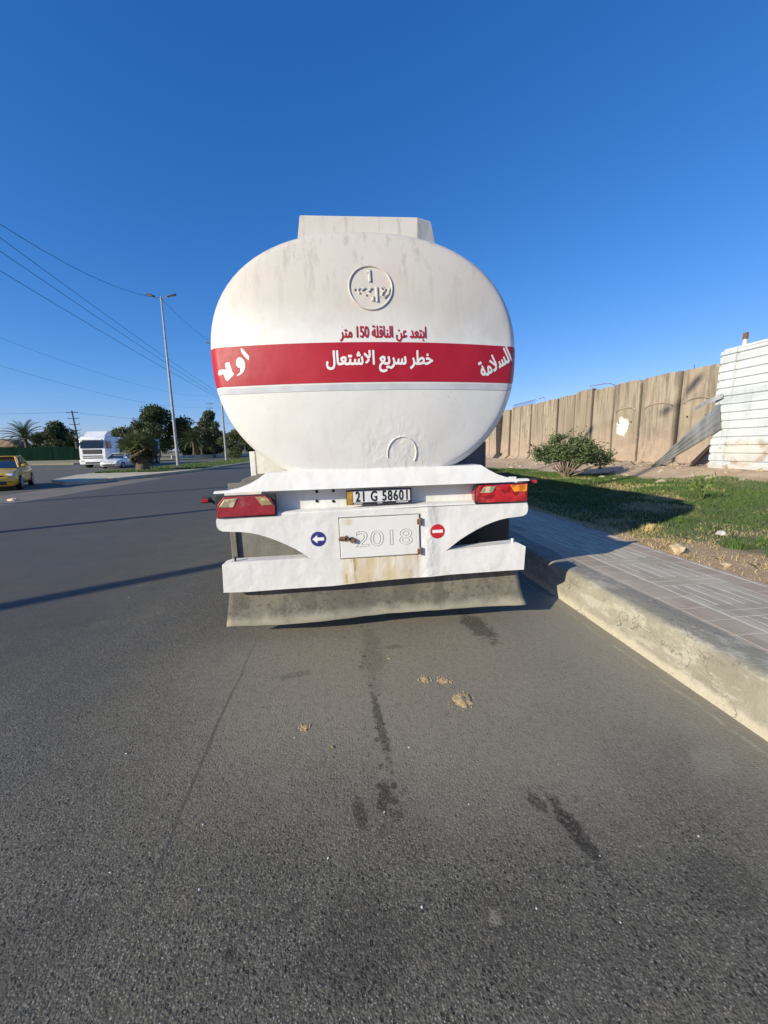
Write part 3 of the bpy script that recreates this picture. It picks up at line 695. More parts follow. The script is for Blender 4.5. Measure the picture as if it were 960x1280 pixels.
# mud flap: wavy rubber sheet, flared outward at the bottom
def f_flap(bm):
    g = []
    for j in range(9):
        t = j/8; row = []
        for i in range(61):
            x = -1.262+2.524*i/60
            zb = .150-.014*math.exp(-((x+.95)/.25)**2)+.007*math.sin(x*4.1)+.004*mnoise.noise(Vector((x*9, 0, 0)))
            z = .445+(zb-.445)*t
            y = .150-.05*t+.03*math.sin(t*2.6)*math.sin(x*2.2+.6)-.14*t**2.0+.012*math.sin(x*6+t*2)*t
            row.append(bm.verts.new((x, y, z)))
        g.append(row)
    for j in range(8):
        for i in range(60): bm.faces.new((g[j][i], g[j][i+1], g[j+1][i+1], g[j+1][i]))
fl = part('mud_flap', f_flap, M_flap, truck, True)
md = fl.modifiers.new('thick', 'SOLIDIFY'); md.thickness = .010; md.offset = 1
# wheel flaps behind the arches
a_ = part('wheel_flap', lambda bm: (box(bm, (-1.30, .50, .30), (-.52, .512, 1.26), .004), box(bm, (-1.315, .47, .30), (-1.262, .50, 1.2), .006)), M_dust_rub, truck)
a_['label'] = 'grey dusty rubber wheel flap'
part('flap_strip', lambda bm: box(bm, (-1.25, .488, .500), (-.52, .499, .565), .003), M_rust, a_)
c_ = part('wheel_flap', lambda bm: box(bm, (.52, .50, .30), (1.335, .512, 1.26), .004), M_black, truck)
c_['label'] = 'black wheel flap with a row of bolts'
for x in (.83, 1.03, 1.225): part('bolt', lambda bm: cyl(bm, (x, .492, .585), (x, .503, .585), .017, n=12), M_dgrey, c_)
# cradle plates under the tank, upright post, mudguards
part('cradle_plate', lambda bm: box(bm, (-1.10, .80, 1.20), (-.30, .83, 1.56), .004), M_white, truck)
part('cradle_plate', lambda bm: box(bm, (.30, .30, 1.20), (.985, .33, 1.56), .004), M_dgrey, truck)['label'] = 'dark grey cradle plate'
part('cradle_post', lambda bm: box(bm, (-1.108, .58, 1.30), (-1.058, .63, 1.535), .006), M_white, truck)
part('cradle_post', lambda bm: box(bm, (.985, .30, 1.22), (1.012, .36, 1.56), .006), M_dgrey, truck)
def f_guard(s):
    def f(bm):
        pf = [(1.262, 1.05), (1.255, 1.18), (1.225, 1.245), (1.175, 1.292), (1.09, 1.318), (.96, 1.325), (.55, 1.325)]
        for y0, y1 in ((.56, 4.9),):
            rows = []
            for y, dz in ((.56, -.0), (.62, 0), (2.7, 0), (4.84, 0), (4.9, -.05)): rows.append([bm.verts.new((s*x, y, z+dz)) for x, z in pf])
            for A, B in zip(rows, rows[1:]):
                for k in range(len(pf)-1): bm.faces.new((A[k], A[k+1], B[k+1], B[k]))
            lo = [bm.verts.new((s*x, .56, .95)) for x, z in pf]
            for k in range(len(pf)-1): bm.faces.new((rows[0][k], rows[0][k+1], lo[k+1], lo[k]))
    return f
for s in (-1, 1):
    gd = part('mudguard', f_guard(s), M_dust_rub, truck, 30); gd.modifiers.new('thick', 'SOLIDIFY').thickness = .006
# chassis, wheels, tractor
part('chassis', lambda bm: ([box(bm, (s*.42-.05, .12, .92), (s*.42+.05, 13.4, 1.2)) for s in (-1, 1)], [box(bm, (-.42, y, .95), (.42, y+.1, 1.15)) for y in np.arange(.3, 13, 1.3)], [cyl(bm, (-1.0, y, .52), (1.0, y, .52), .07) for y in (1.5, 2.8, 4.1, 10.2, 13.0)]), M_steel, truck)
def f_tyre(bm):
    pr = [(-.14, .30), (-.145, .42), (-.13, .48), (-.10, .505), (.10, .505), (.13, .48), (.145, .42), (.14, .30)]; N = 36; rg = []
    for k in range(N):
        a = 2*math.pi*k/N; rg.append([bm.verts.new((x, r*math.cos(a), r*math.sin(a))) for x, r in pr])
    for k in range(N):
        for q in range(len(pr)-1): bm.faces.new((rg[k][q], rg[k][q+1], rg[(k+1) % N][q+1], rg[(k+1) % N][q]))
def f_rimw(bm):
    cyl(bm, (-.10, 0, 0), (.10, 0, 0), .305, n=28); cyl(bm, (-.13, 0, 0), (.13, 0, 0), .11, n=16)
M_rim = simple('wheel_rim_steel', (.35, .34, .33), .5, .3, 8)
w0 = None
for y in (1.5, 2.8, 4.1, 10.2, 13.0):
    for x in ((-1.06, -.74, .74, 1.06) if y < 12 else (-1.02, 1.02)):
        if w0 is None:
            w0 = part('wheel', f_tyre, M_rubber, truck, 40); part('rim', f_rimw, M_rim, w0, 40); w = w0
        else: w = copy_tree(w0, truck)
        w.location = (x, y, .505)
def f_cab(bm):
    pf = [(11.0, .75), (13.85, .75), (13.9, 1.9), (13.7, 2.9), (13.2, 3.25), (11.0, 3.3)]
    A = [bm.verts.new((-1.22, y, z)) for y, z in pf]; B = [bm.verts.new((1.22, y, z)) for y, z in pf]
    bm.faces.new(A); bm.faces.new(B[::-1])
    for i in range(len(pf)): bm.faces.new((A[i], B[i], B[(i+1) % 6], A[(i+1) % 6]))
    bmesh.ops.bevel(bm, geom=bm.edges[:], offset=.06, segments=2, affect='EDGES', profile=.5)
cab = part('cab', f_cab, M_body, truck, 40)
M_glass = NT('dark_glass'); M_glass = M_glass.fin((.012, .016, .02), .06, None, Coat_Weight=.3)
for s in (-1, 1): part('side_window', lambda bm: box(bm, (s*1.222-.006, 12.2, 1.95), (s*1.222+.006, 13.4, 2.75), .01), M_glass, cab)
part('windscreen', lambda bm: box(bm, (-1.1, 13.76, 2.0), (1.1, 13.85, 2.85), .01, rot=Euler((R(9), 0, 0))), M_glass, cab)
for s in (-1, 1): part('fuel_tank', lambda bm: box(bm, (s*.72-.28, 11.0, .45), (s*.72+.28, 12.2, .95), .08), M_dgrey, truck)

# ------------------------------------------------------------------ concrete blast wall: every panel a thing
def m_wall(smear=False):
    n = NT('blast_wall_concrete' + ('_smeared' if smear else '')); X, Y, Z = n.xyz()
    oi = n.n('ObjectInfo', None, None, 'Random')
    v = n.n('VectorMath', {'operation': 'ADD'}, {0: n.P, 1: n.n('CombineXYZ', None, {0: n.math('MULTIPLY', oi, 31), 1: n.math('MULTIPLY', oi, 17), 2: oi})})
    f = n.noise(1.1, 6, .65, vec=v); g = n.noise(11, 6, .7, vec=v); st = n.noise(5, 5, .7, vec=v, stretch=(1, 1, .06))
    c = n.mix(oi, (.33, .275, .20), (.47, .395, .285))
    c = n.mix(n.ramp(f, .35, .7, 0, .7), c, (.33, .26, .175))
    c = n.mix(n.ramp(st, .42, .66, 0, .9), c, (.21, .17, .125))
    pk = n.math('ADD', Z, n.math('MULTIPLY', n.math('SUBTRACT', n.noise(1.6, 5, .65, vec=v), .5), 1.8))
    c = n.mix(n.ramp(pk, 2.4, 1.3, 0, .75), c, (.43, .315, .235))
    c = n.mix(n.math('MULTIPLY', n.ramp(n.noise(3.2, 6, .75, vec=v), .52, .62), n.ramp(pk, 2.2, 1.2, 0, .7)), c, (.50, .40, .28))
    c = n.mix(n.ramp(g, .58, .75, 0, .5), c, (.22, .17, .115))
    c = n.mix(n.math('MULTIPLY', n.ramp(n.noise(1.6, 5, .7, vec=v, stretch=(1, 1, .4)), .52, .68), n.ramp(oi, .3, .8, .1, .75)), c, (.20, .165, .14))
    gy = n.xyz(n.tc.outputs['Generated'])[1]
    ed = n.math('ADD', n.math('MINIMUM', gy, n.math('SUBTRACT', 1, gy)), n.math('MULTIPLY', n.math('SUBTRACT', n.noise(5, 5, .75, vec=v), .5), .05))
    c = n.mix(n.ramp(ed, .045, .012, 0, .85), c, (.075, .06, .045))
    c = n.mix(n.math('MULTIPLY', n.ramp(n.noise(4, 5, .7, vec=v, stretch=(1, 1, .12)), .50, .62), n.ramp(Z, 2.2, 4.5, 0, .75)), c, (.15, .125, .095))
    if smear:
        d = n.math('ADD', n.math('POWER', n.math('DIVIDE', n.math('SUBTRACT', Y, .15), .42), 2), n.math('POWER', n.math('DIVIDE', n.math('SUBTRACT', Z, 2.35), .50), 2))
        d = n.math('ADD', d, n.math('MULTIPLY', n.math('SUBTRACT', n.noise(3, 5, .75), .5), 3.2))
        c = n.mix(n.ramp(d, 1.05, .75), c, (.72, .69, .62))
    h = n.math('ADD', n.math('MULTIPLY', g, .7), st)
    return n.fin(c, .93, n.bump(h, .5, .03))
M_wall = m_wall(); M_wallS = m_wall(True)
WX = 14.0
joints = [9.75, 11.5, 13.30, 15.01, 17.18, 18.98, 20.67, 22.34, 24.17, 25.99, 27.83, 29.52, 31.3, 33.1]
joints2 = [33.9]+[33.9+1.82*k for k in range(1, 22)]
ordn = ['first', 'second', 'third', 'fourth', 'fifth', 'sixth', 'seventh', 'eighth', 'ninth', 'tenth']
smear_i = 4
def wall_panel(y0, y1, i, label, arch=False, smear=False):
    r = random.Random(i*13+5); w = y1-y0; g = r.choice((.012, .02, .03, .05, .07))
    top = 4.50+r.uniform(-.08, .08) if y0 > 16 else (4.45 if y0 > 14.5 else 4.40); zb = .1
    o = empty('blast_wall_panel', (WX+r.uniform(-.07, .07), (y0+y1)/2, 0), 0, label, 'concrete wall panel', 'concrete blast wall panels in a row'); h = w/2-g
    o.rotation_euler = (r.uniform(-.006, .006), r.uniform(-.008, .008), 0)
    def f(bm):
        # outline with chipped top corners, chamfered long edges
        ch1, ch2 = r.uniform(.03, .16), r.uniform(.03, .22)
        x1, x2 = h-ch1*r.uniform(.5, 1.4), -h+ch2*r.uniform(.5, 1.4)
        poly = [(-h, zb), (h, zb), (h, top-ch1)]+[(x1+(x2-x1)*q/9, top+r.uniform(-.022, .014)) for q in range(10)]+[(-h, top-ch2)]
        A = [bm.verts.new((0, y, z)) for y, z in poly]; B = [bm.verts.new((.26, y, z)) for y, z in poly]
        bm.faces.new(A); bm.faces.new(B[::-1]); n = len(poly)
        for k in range(n): bm.faces.new((A[k], B[k], B[(k+1) % n], A[(k+1) % n]))
        bmesh.ops.bevel(bm, geom=[e for e in bm.edges if all(abs(v.co.x) < 1e-6 for v in e.verts)], offset=.045, segments=1, affect='EDGES', profile=.5)
    part('panel', f, M_wallS if smear else M_wall, o)
    def foot(bm): prism(bm, [(-.38, .0), (.55, .0), (.55, .42), (.255, .68), (.255, .5), (0, .5), (-.03, .68), (-.38, .42)], -h, h)
    part('base', foot, M_wall, o)
    if arch:
        # arched moulding and a shallow pocket line in the face
        def fa(bm):
            za = 3.05; rr = h*.72
            pts = [(-.006, -rr, za)]+[(-.010, rr*math.cos(a), za+.20*math.sin(a)) for a in np.linspace(math.pi*.97, math.pi*.03, 14)]
            tube(bm, pts, .028, 6)
        part('arch_moulding', fa, M_wall, o, True)
    # lifting pockets: two dark holes
    if i % 2 == 0: part('lifting_hole', lambda bm: [cyl(bm, (-.004, s*.42, 2.55), (.02, s*.42, 2.55), .045, n=10) for s in (-1, 1)], M_hole, o)
    return o
names_ = {}
for i in range(len(joints)-1):
    k = i-smear_i
    if k == 0: lab = 'tan blast wall panel with a white paint smear'
    elif k < 0: lab = ['tan blast wall panel behind the white metal fence, fourth right of the paint-smeared panel', 'tan blast wall panel hidden by the end of the white fence, third right of the paint-smeared one',
                       'tan arched blast wall panel behind the fallen grey metal sheet', 'tan arched blast wall panel just right of the paint-smeared panel'][i]
    else: lab = 'tan blast wall panel, %s to the left of the paint-smeared panel' % ordn[k-1]
    wall_panel(joints[i], joints[i+1], i, lab, arch=(2 <= i <= 4), smear=(k == 0))
for i in range(len(joints2)-1):
    wall_panel(joints2[i], joints2[i+1], 40+i, 'distant tan blast wall panel beyond the gap in the wall')
# dark slab added to fill the wall gap, its colour painting the shade there
o = empty('gap_shade_slab', (14.02, 33.35, .2), 0, 'added dark slab leaning in the gap between the wall panels, standing for its shade', 'shade slab'); o.rotation_euler = (R(5), R(-5), 0)
M_gap_shade = simple('gap_shade', (.045, .036, .03), .9, .5, 4, .4)
part('shade_slab', lambda bm: (prism(bm, [(.0, 0), (.2, 0), (.2, 4.0), (.05, 3.7), (.02, 2.2)], -.32, .62)), M_gap_shade, o)
part('shade_slab_foot', lambda bm: prism(bm, [(-.9, 0), (.3, 0), (.3, .9), (-.1, .7), (-.5, .25)], -.7, .3), M_gap_shade, o)
# bits of rod and wire standing on the wall top
def rod(pts, r, label): bm = bmesh.new(); tube(bm, pts, r, 6); tag(mesh_obj('metal_rod', bm, M_rust), label, 'metal rod')
rod([(14.1, 18.9, 4.42), (13.95, 19.4, 4.62), (13.9, 19.5, 4.63), (13.7, 20.6, 4.66)], .018, 'thin bent rod sticking out over the wall top above the paint smear')
rod([(14.1, 25.9, 4.4), (14.0, 26.0, 4.75), (13.9, 26.5, 4.7)], .02, 'short bent rod on the wall top beyond the shrub')
rod([(14.1, 14.6, 4.35), (14.1, 14.62, 4.58)], .016, 'short upright rod on the wall top near the white metal fence')
def razor(bm):
    rr = random.Random(3); pts = []
    for k in range(140):
        a = k*.55; pts.append((14.1+.16*math.cos(a), 27.4+k*.026, 4.62+.14*math.sin(a)+rr.uniform(-.02, .02)))
    tube(bm, pts, .011, 4)
bm = bmesh.new(); razor(bm); tag(mesh_obj('razor_wire_coil', bm, M_steel), 'loose coil of wire on top of the far wall panels', 'wire coil')

# ------------------------------------------------------------------ white corrugated fence
def m_sheet():
    n = NT('white_sheet_metal'); X, Y, Z = n.xyz()
    f = n.noise(1.5, 5, .6); g = n.noise(14, 5, .7)
    c = n.mix(n.ramp(f, .3, .7), (.56, .60, .61), (.66, .68, .675)); c = n.mix(n.ramp(g, .6, .8, 0, .3), c, (.36, .365, .35)); c = n.mix(n.ramp(n.noise(6, 5, .7, stretch=(1, 1, .12)), .52, .7, 0, .45), c, (.40, .37, .32))
    d = n.math('ADD', n.math('POWER', n.math('DIVIDE', n.math('SUBTRACT', Y, 10.95), .75), 2), n.math('POWER', n.math('DIVIDE', n.math('SUBTRACT', Z, 1.22), .42), 2))
    d = n.math('ADD', d, n.math('MULTIPLY', n.math('SUBTRACT', n.noise(1.8, 5, .7), .5), 2.2))
    ringm = n.math('MULTIPLY', n.ramp(d, 1.25, .95), n.ramp(d, .25, .7))
    c = n.mix(n.ramp(d, 1.1, .6, 0, .5), c, (.62, .57, .47)); c = n.mix(n.math('MULTIPLY', ringm, n.ramp(n.noise(2.2, 5, .75), .44, .60, 0, .7)), c, (.40, .28, .19))
    c = n.mix(n.math('MULTIPLY', n.ramp(n.math('ADD', Z, n.math('MULTIPLY', f, .2)), .95, .78), .5), c, (.50, .42, .32))
    return n.fin(c, .45, n.bump(f, .25, .06))
M_sheet = m_sheet()
fence = empty('metal_fence', (0, 0, 0), 0, 'white horizontally ribbed metal fence with brown scorch marks, torn at its left end', 'metal fence')
def f_fence(y0, y1, xo, left_torn=False):
    def f(bm):
        zb, zt, pitch = .66, 4.44, .262; prof = []; z = zb
        while z < zt-.01:
            prof += [(0, z), (0, min(zt, z+pitch-.075)), (.055, min(zt, z+pitch-.064)), (.055, min(zt, z+pitch-.036))]; z += pitch
        prof.append((0, zt))
        ys_ = np.linspace(y0, y1, 24); rows = []
        for i, y in enumerate(ys_):
            row = []
            for k, (x, zz) in enumerate(prof):
                yy = y
                if left_torn and i == len(ys_)-1: yy = y-.10*abs(mnoise.noise(Vector((zz*2.1, 3, 0))))*2-(.14 if 2.1 < zz < 2.9 else 0)-(.40 if 1.5 < zz < 2.15 else 0)-(.1 if zz < 1.2 else 0)
                row.append(bm.verts.new((12.6+xo+x+.02*mnoise.noise(Vector((y*.8, zz*.8, 0))), yy, zz)))
            rows.append(row)
        for a, b in zip(rows, rows[1:]):
            for k in range(len(prof)-1): bm.faces.new((a[k], b[k], b[k+1], a[k+1]))
    return f
part('sheet', f_fence(8.9, 11.72, 0), M_sheet, fence); part('sheet', f_fence(4.0, 8.95, -.012), M_sheet, fence)
part('sheet', f_fence(11.55, 12.1, -.03, True), M_sheet, fence)
part('top_rail', lambda bm: box(bm, (12.585, 4.0, 4.43), (12.66, 12.0, 4.50), .008), M_sheet, fence)
for y in (5., 8.5, 11.85): part('post', lambda bm: box(bm, (12.68, y-.04, .3), (12.76, y+.04, 4.4), .005), M_sheet, fence)
def flapf(bm):
    g = [[bm.verts.new((12.5-.10*math.sin(t*3)-.05*s, 11.75+.95*t, 2.95-.32*t+.16*s*(1-t*.5))) for s in (0, .5, 1)] for t in np.linspace(0, 1, 8)]
    for a, b in zip(g, g[1:]):
        for k in range(2): bm.faces.new((a[k], b[k], b[k+1], a[k+1]))
part('torn_flap', flapf, simple('grey_galvanised', (.42, .44, .45), .45, .3, 4), fence, True)
pt = empty('fence_stub', (12.66, 11.42, 4.45), 0, 'short white stub with a brown cap on top of the white fence', 'stub post')
part('stub', lambda bm: cyl(bm, (0, 0, 0), (0, 0, .22), .08, .055, n=10), M_sheet, pt); part('cap', lambda bm: box(bm, (-.05, -.055, .215), (.05, .055, .42), .012), M_rust, pt)
# fallen ribbed sheet leaning on the torn end
def f_lean(bm):
    L0, L1 = Vector((12.05, 14.25, .36)), Vector((12.50, 11.85, 2.80)); g = []
    for i in range(22):
        t = i/21; c = L0.lerp(L1, t)
        W = Vector((.28-.35*t, -.22, -.93)).normalized(); N_ = Vector((-.80, -.55, .1)).normalized()
        w = .04+.82*t; row = []
        for s in np.linspace(0, 1, 17):
            rib = .045*(1 if (int(s*8.01) % 2) else 0)
            fold = -.22*max(0, s-.55)*t
            row.append(bm.verts.new(c + W*(s*w) + N_*(rib*min(1, t*3)+fold+.03*mnoise.noise(Vector((t*4, s*3, 0))))))
        g.append(row)
    for a, b in zip(g, g[1:]):
        for k in range(16): bm.faces.new((a[k], b[k], b[k+1], a[k+1]))
bm = bmesh.new(); f_lean(bm)
ls = tag(mesh_obj('fallen_metal_sheet', bm, simple('galvanised_sheet', (.30, .31, .315), .42, .4, 3, .1, 8, stretch=(1, 1, .3), metallic=.35)), 'bent grey ribbed metal sheet fallen from the fence, its lower tip on the dirt', 'metal sheet')
ls.modifiers.new('thick', 'SOLIDIFY').thickness = .004
bm = bmesh.new(); box(bm, (-.06, -.05, 0), (.06, .05, 1.35), .01)
bmo = tag(mesh_obj('leaning_beam', bm, simple('dark_timber', (.06, .035, .028), .8, .4, 12, .4, 30, stretch=(1, 1, .1))), 'dark brown timber beam leaning under the torn end of the white fence', 'timber beam')
bmo.location = (12.75, 12.9, .62); bmo.rotation_euler = (R(40), R(4), 0)

# ------------------------------------------------------------------ rubble along the foot of the wall
def stone(r, seed, sc=(1, 1, .6)):
    bm = bmesh.new(); bmesh.ops.create_icosphere(bm, subdivisions=2, radius=r)
    for v in bm.verts:
        k = 1+.55*mnoise.noise(v.co/r*1.1+Vector((seed*7, seed, 0))); v.co = Vector((v.co.x*sc[0], v.co.y*sc[1], v.co.z*sc[2]))*k
    return bm
M_stone = simple('pale_stone', (.42, .34, .24), .95, .35, 9, .6, 40); M_stone2 = simple('sandstone', (.55, .43, .26), .95, .25, 9, .6, 40)
rr = random.Random(5); st_meshes = []
for k in range(5): st_meshes.append(mesh_obj('rubble_stone', stone(.09, k+1, (1.2, .9, .6)), M_stone))
for k in range(120):
    o = st_meshes[k] if k < 5 else st_meshes[k % 5].copy()
    if k >= 5: col.objects.link(o)
    y = rr.uniform(9, 24); x = rr.uniform(11.0, 13.5) if rr.random() < .8 else rr.uniform(9.5, 11.5)
    s = rr.uniform(.3, 1.5)*(1 if rr.random() < .85 else 1.7)
    o.location = (x, y, verge_z(x, y)+.015*s); o.scale = (s, s, s); o.rotation_euler = (rr.uniform(-.4, .4), rr.uniform(-.4, .4), rr.uniform(0, 6))
    tag(o, 'small pale rubble stone lying in the dirt at the foot of the wall', 'stone', 'rubble stones along the wall')
o = tag(mesh_obj('rock', stone(.085, 21, (1.1, .9, .85)), M_stone2), 'pale yellow rock at the edge of the walkway', 'rock'); o.location = (3.80, 3.90, .32); o.rotation_euler = (0, 0, .6)
o = tag(mesh_obj('rock', stone(.035, 23, (1.1, .9, .8)), M_stone), 'little grey rock beside the walkway, nearer than the yellow rock', 'rock'); o.location = (3.83, 3.35, .31)
o = tag(mesh_obj('rock', stone(.06, 25, (1.4, .8, .6)), simple('white_stone', (.62, .58, .5), .9, .2, 9, .5)), 'white flat rock lying in the dry grass of the lawn', 'rock'); o.location = (5.0, 4.5, .33)
for k, (x, y, z, ln, az, tl_) in enumerate([(12.4, 15.2, .62, 1.1, 60, 6), (12.9, 16.6, .68, .9, 95, 9), (13.0, 12.9, .70, .8, 20, 12)]):
    bm = bmesh.new(); tube(bm, [(0, 0, 0), (ln*.5, .04, .03), (ln, 0, 0)], .02, 6)
    o = tag(mesh_obj('dry_branch', bm, bmo.data.materials[0]), ['dry branch on the dirt left of the fallen metal sheet', 'dry stick near the foot of the paint-smeared panel', 'short stick by the leaning timber beam'][k], 'branch')
    o.location = (x, y, z); o.rotation_euler = (0, -R(tl_), R(az))

# ------------------------------------------------------------------ leaves
def m_leaf(name, a, b, trans=.25, rough=.6):
    n = NT(name); rnd = n.n('NewGeometry', None, None, 'Random Per Island'); f = n.noise(.9, 3, .5)
    c = n.mix(rnd, a, b); c = n.mix(n.ramp(f, .45, .7, 0, .5), c, tuple(x*.6 for x in a))
    n.fin(c, rough)
    t = n.n('BsdfTranslucent', None, {'Color': n.mix(.5, c, (.12, .16, .03))}); ms = n.t.nodes.new('ShaderNodeMixShader'); ms.inputs[0].default_value = trans
    n.t.links.new(n.b.outputs[0], ms.inputs[1]); n.t.links.new(t, ms.inputs[2]); n.t.links.new(ms.outputs[0], n.out.inputs[0])
    return n.m
M_bark = simple('bark', (.13, .095, .065), .95, .4, 8, .6, 30, stretch=(1, 1, .2))
def leaves(P, size, ar=2.2, up=.35):
    """rhombic leaves at the points P"""
    n = len(P); d = rng.normal(size=(n, 3)); d[:, 2] += up; d /= np.linalg.norm(d, axis=1)[:, None]
    e = rng.normal(size=(n, 3)); e -= d*(d*e).sum(1)[:, None]; e /= np.linalg.norm(e, axis=1)[:, None]
    s = size*(.6+.8*rng.random(n))[:, None]
    V = np.stack([P, P+d*s*.5+e*s*.5/ar, P+d*s, P+d*s*.5-e*s*.5/ar], 1).reshape(-1, 3)
    i = np.arange(n)[:, None]*4
    return V, np.concatenate([i, i+1, i+2, i+3], 1)
def blob_pts(c, r, n, shell=.55):
    d = rng.normal(size=(n, 3)); d /= np.linalg.norm(d, axis=1)[:, None]
    k = (shell+(1-shell)*rng.random(n))**.7
    return np.asarray(c)+d*k[:, None]*np.asarray(r)
def tree(loc, h, w, mat, label, seed, nb=26, leaf=.34, nl=190, trunk=.28, base=.28, group=None, name='tree', flat=1.):
    r = random.Random(seed); o = empty(name, loc, r.uniform(0, 6), label, 'tree', group)
    cents = []
    for k in range(nb):
        a = r.uniform(0, 6.28); z = base+(1-base)*r.random()**.8; prof = math.sin(math.pi*min(1, (z-base)/(1-base)*.80+.16))
        rad = w*.5*prof*math.sqrt(r.random())*.92; cents.append((rad*math.cos(a), rad*math.sin(a), z*h*.93))
    def ft(bm):
        tube(bm, [(0, 0, -.1), (.05*w*.1, 0, h*.2), (0, .1, h*.45), (0, 0, h*.75)], .2, 8, rs=[trunk, trunk*.75, trunk*.5, trunk*.15])
        for c in cents[::2]: tube(bm, [(0, 0, h*.25), (c[0]*.5, c[1]*.5, (h*.3+c[2])*.5), c], .05, 5, rs=[trunk*.4, trunk*.22, .02])
    part('trunk', ft, M_bark, o, True)
    P = np.concatenate([blob_pts(c, np.array((1, 1, .75*flat))*w*r.uniform(.11, .20), nl) for c in cents])
    V, F = leaves(P, leaf); raw_obj('crown', V, F, mat, o)
    return o
M_dark = m_leaf('dark_foliage', (.026, .048, .014), (.06, .095, .03)); M_mid = m_leaf('olive_foliage', (.06, .078, .028), (.115, .14, .055))
M_lt = m_leaf('grey_green_foliage', (.06, .075, .035), (.12, .13, .065)); M_palm = m_leaf('palm_foliage', (.03, .048, .018), (.075, .095, .035))
M_sap = m_leaf('sapling_leaves', (.14, .22, .04), (.26, .32, .09), .35)
def PX(x, Y):
    """where the sight line of the picture column x (at horizon height) crosses the depth Y"""
    d = Fv*FPX + Rv*(x-480) + Uv*(640-571); return d.x/d.y*Y
for (x, Y, h, w, mt, nb, leaf, lab) in [
        (200, 92, 11.2, 10.5, M_dark, 44, .42, 'tall broad dark green tree beyond the far road, left of the tall lamp pole'),
        (233, 95, 8.6, 9.5, M_dark, 34, .42, 'dark green tree just right of the tall lamp pole, lower than its neighbour'),
        (268, 84, 9.6, 5.2, M_lt, 24, .34, 'loose grey-green tree beside the tanker, behind the thin second lamp pole'),
        (253, 90, 8.2, 2.6, M_lt, 9, .30, 'thin wispy tree top between the palm and the grey-green tree'),
        (299, 75, 4.8, 7.0, M_mid, 26, .30, 'low round olive tree peeping out under the tanker'),
        (158, 110, 7.0, 12, M_mid, 30, .5, 'low pale green tree behind the grey trailer'),
        (182, 100, 6.0, 8, M_dark, 26, .45, 'low dark tree behind the fan palm'),
        (262, 105, 6.0, 14, M_dark, 30, .5, 'low wide dark tree under the grey-green tree'),
        (322, 115, 6.5, 14, M_dark, 30, .5, 'distant dark tree hidden behind the tank'),
        (76, 96, 8.2, 7.5, M_dark, 30, .40, 'bushy dark tree beside the date palm, behind the green screen fence'),
        (56, 99, 6.2, 6, M_dark, 22, .40, 'low dark tree between the date palm and the bushy tree')]:
    tree((PX(x, Y), Y, .1), h, w, mt, lab, int(x*7+Y), nb, leaf*1.15, 300, group='trees beyond the far road', base=.12 if h < 9 else .2)
# far wooded skyline that closes the horizon
P = []
for k in range(150):
    x = -260+k*4.2+random.uniform(-2, 2); y = 210+random.uniform(-20, 40); P.append(blob_pts((x, y, random.uniform(1, 3)), (4, 3, random.uniform(1.8, 3.6)), 60))
V, F = leaves(np.concatenate(P), .9, 1.4); o = raw_obj('treeline', V, F, M_dark); struct(o, 'stuff'); o['label'] = 'low distant woods along the horizon'

def date_palm(loc, h, n, L, label, seed, name='date_palm', mat=None):
    r = random.Random(seed); o = empty(name, loc, 0, label, 'palm tree')
    part('trunk', lambda bm: tube(bm, [(0, 0, -.1), (.1, 0, h*.5), (0, 0, h)], .3, 10, rs=[.36, .28, .30]), M_bark, o, True)
    V = []; F = []
    for k in range(n):
        az = k*2.4+r.uniform(-.2, .2); el = R(82-105*(k/n)+r.uniform(-8, 8)); ln = L*r.uniform(.8, 1.1); p = Vector((0, 0, h)); pts = []
        for s in range(15):
            e = el-R(58)*(s/14)**1.5; d = Vector((math.cos(az)*math.cos(e), math.sin(az)*math.cos(e), math.sin(e))); pts.append((p.copy(), d)); p += d*ln/14
        side = Vector((-math.sin(az), math.cos(az), 0))
        for s, (q, d) in enumerate(pts[1:]):
            up = side.cross(d); ll = .62*L/4*(1-abs(s/13-.35)*.9)
            for sg in (-1, 1):
                for u in (0, .5):
                    qq = q+d*(ln/14*u); t = qq + (side*sg*.80+d*.65+up*.35*-1)*ll*r.uniform(.85, 1.15); b = len(V)
                    V += [qq-d*.05, qq+d*.06, t]; F.append((b, b+1, b+2))
            b = len(V); V += [q-side*.03, q+side*.03, pts[min(s+2, 14)][0]]; F.append((b, b+1, b+2))
    raw_obj('fronds', [tuple(v) for v in V], F, mat or M_palm, o); return o
date_palm((PX(35, 88), 88, 0), 4.6, 60, 4.6, 'date palm with spreading fronds behind the green screen fence', 3)
date_palm((PX(92, 93), 93, 0), 3.0, 40, 4.0, 'low drooping palm at the right end of the green screen fence', 4)
date_palm((PX(243, 82), 82, 0), 3.6, 44, 3.6, 'small feathery palm among the dark trees between the two lamp poles', 5)
M_fan = m_leaf('fan_palm_leaves', (.10, .125, .05), (.19, .21, .10), .25)
M_skirt = m_leaf('dry_fan_leaves', (.14, .12, .06), (.24, .21, .11), .2)
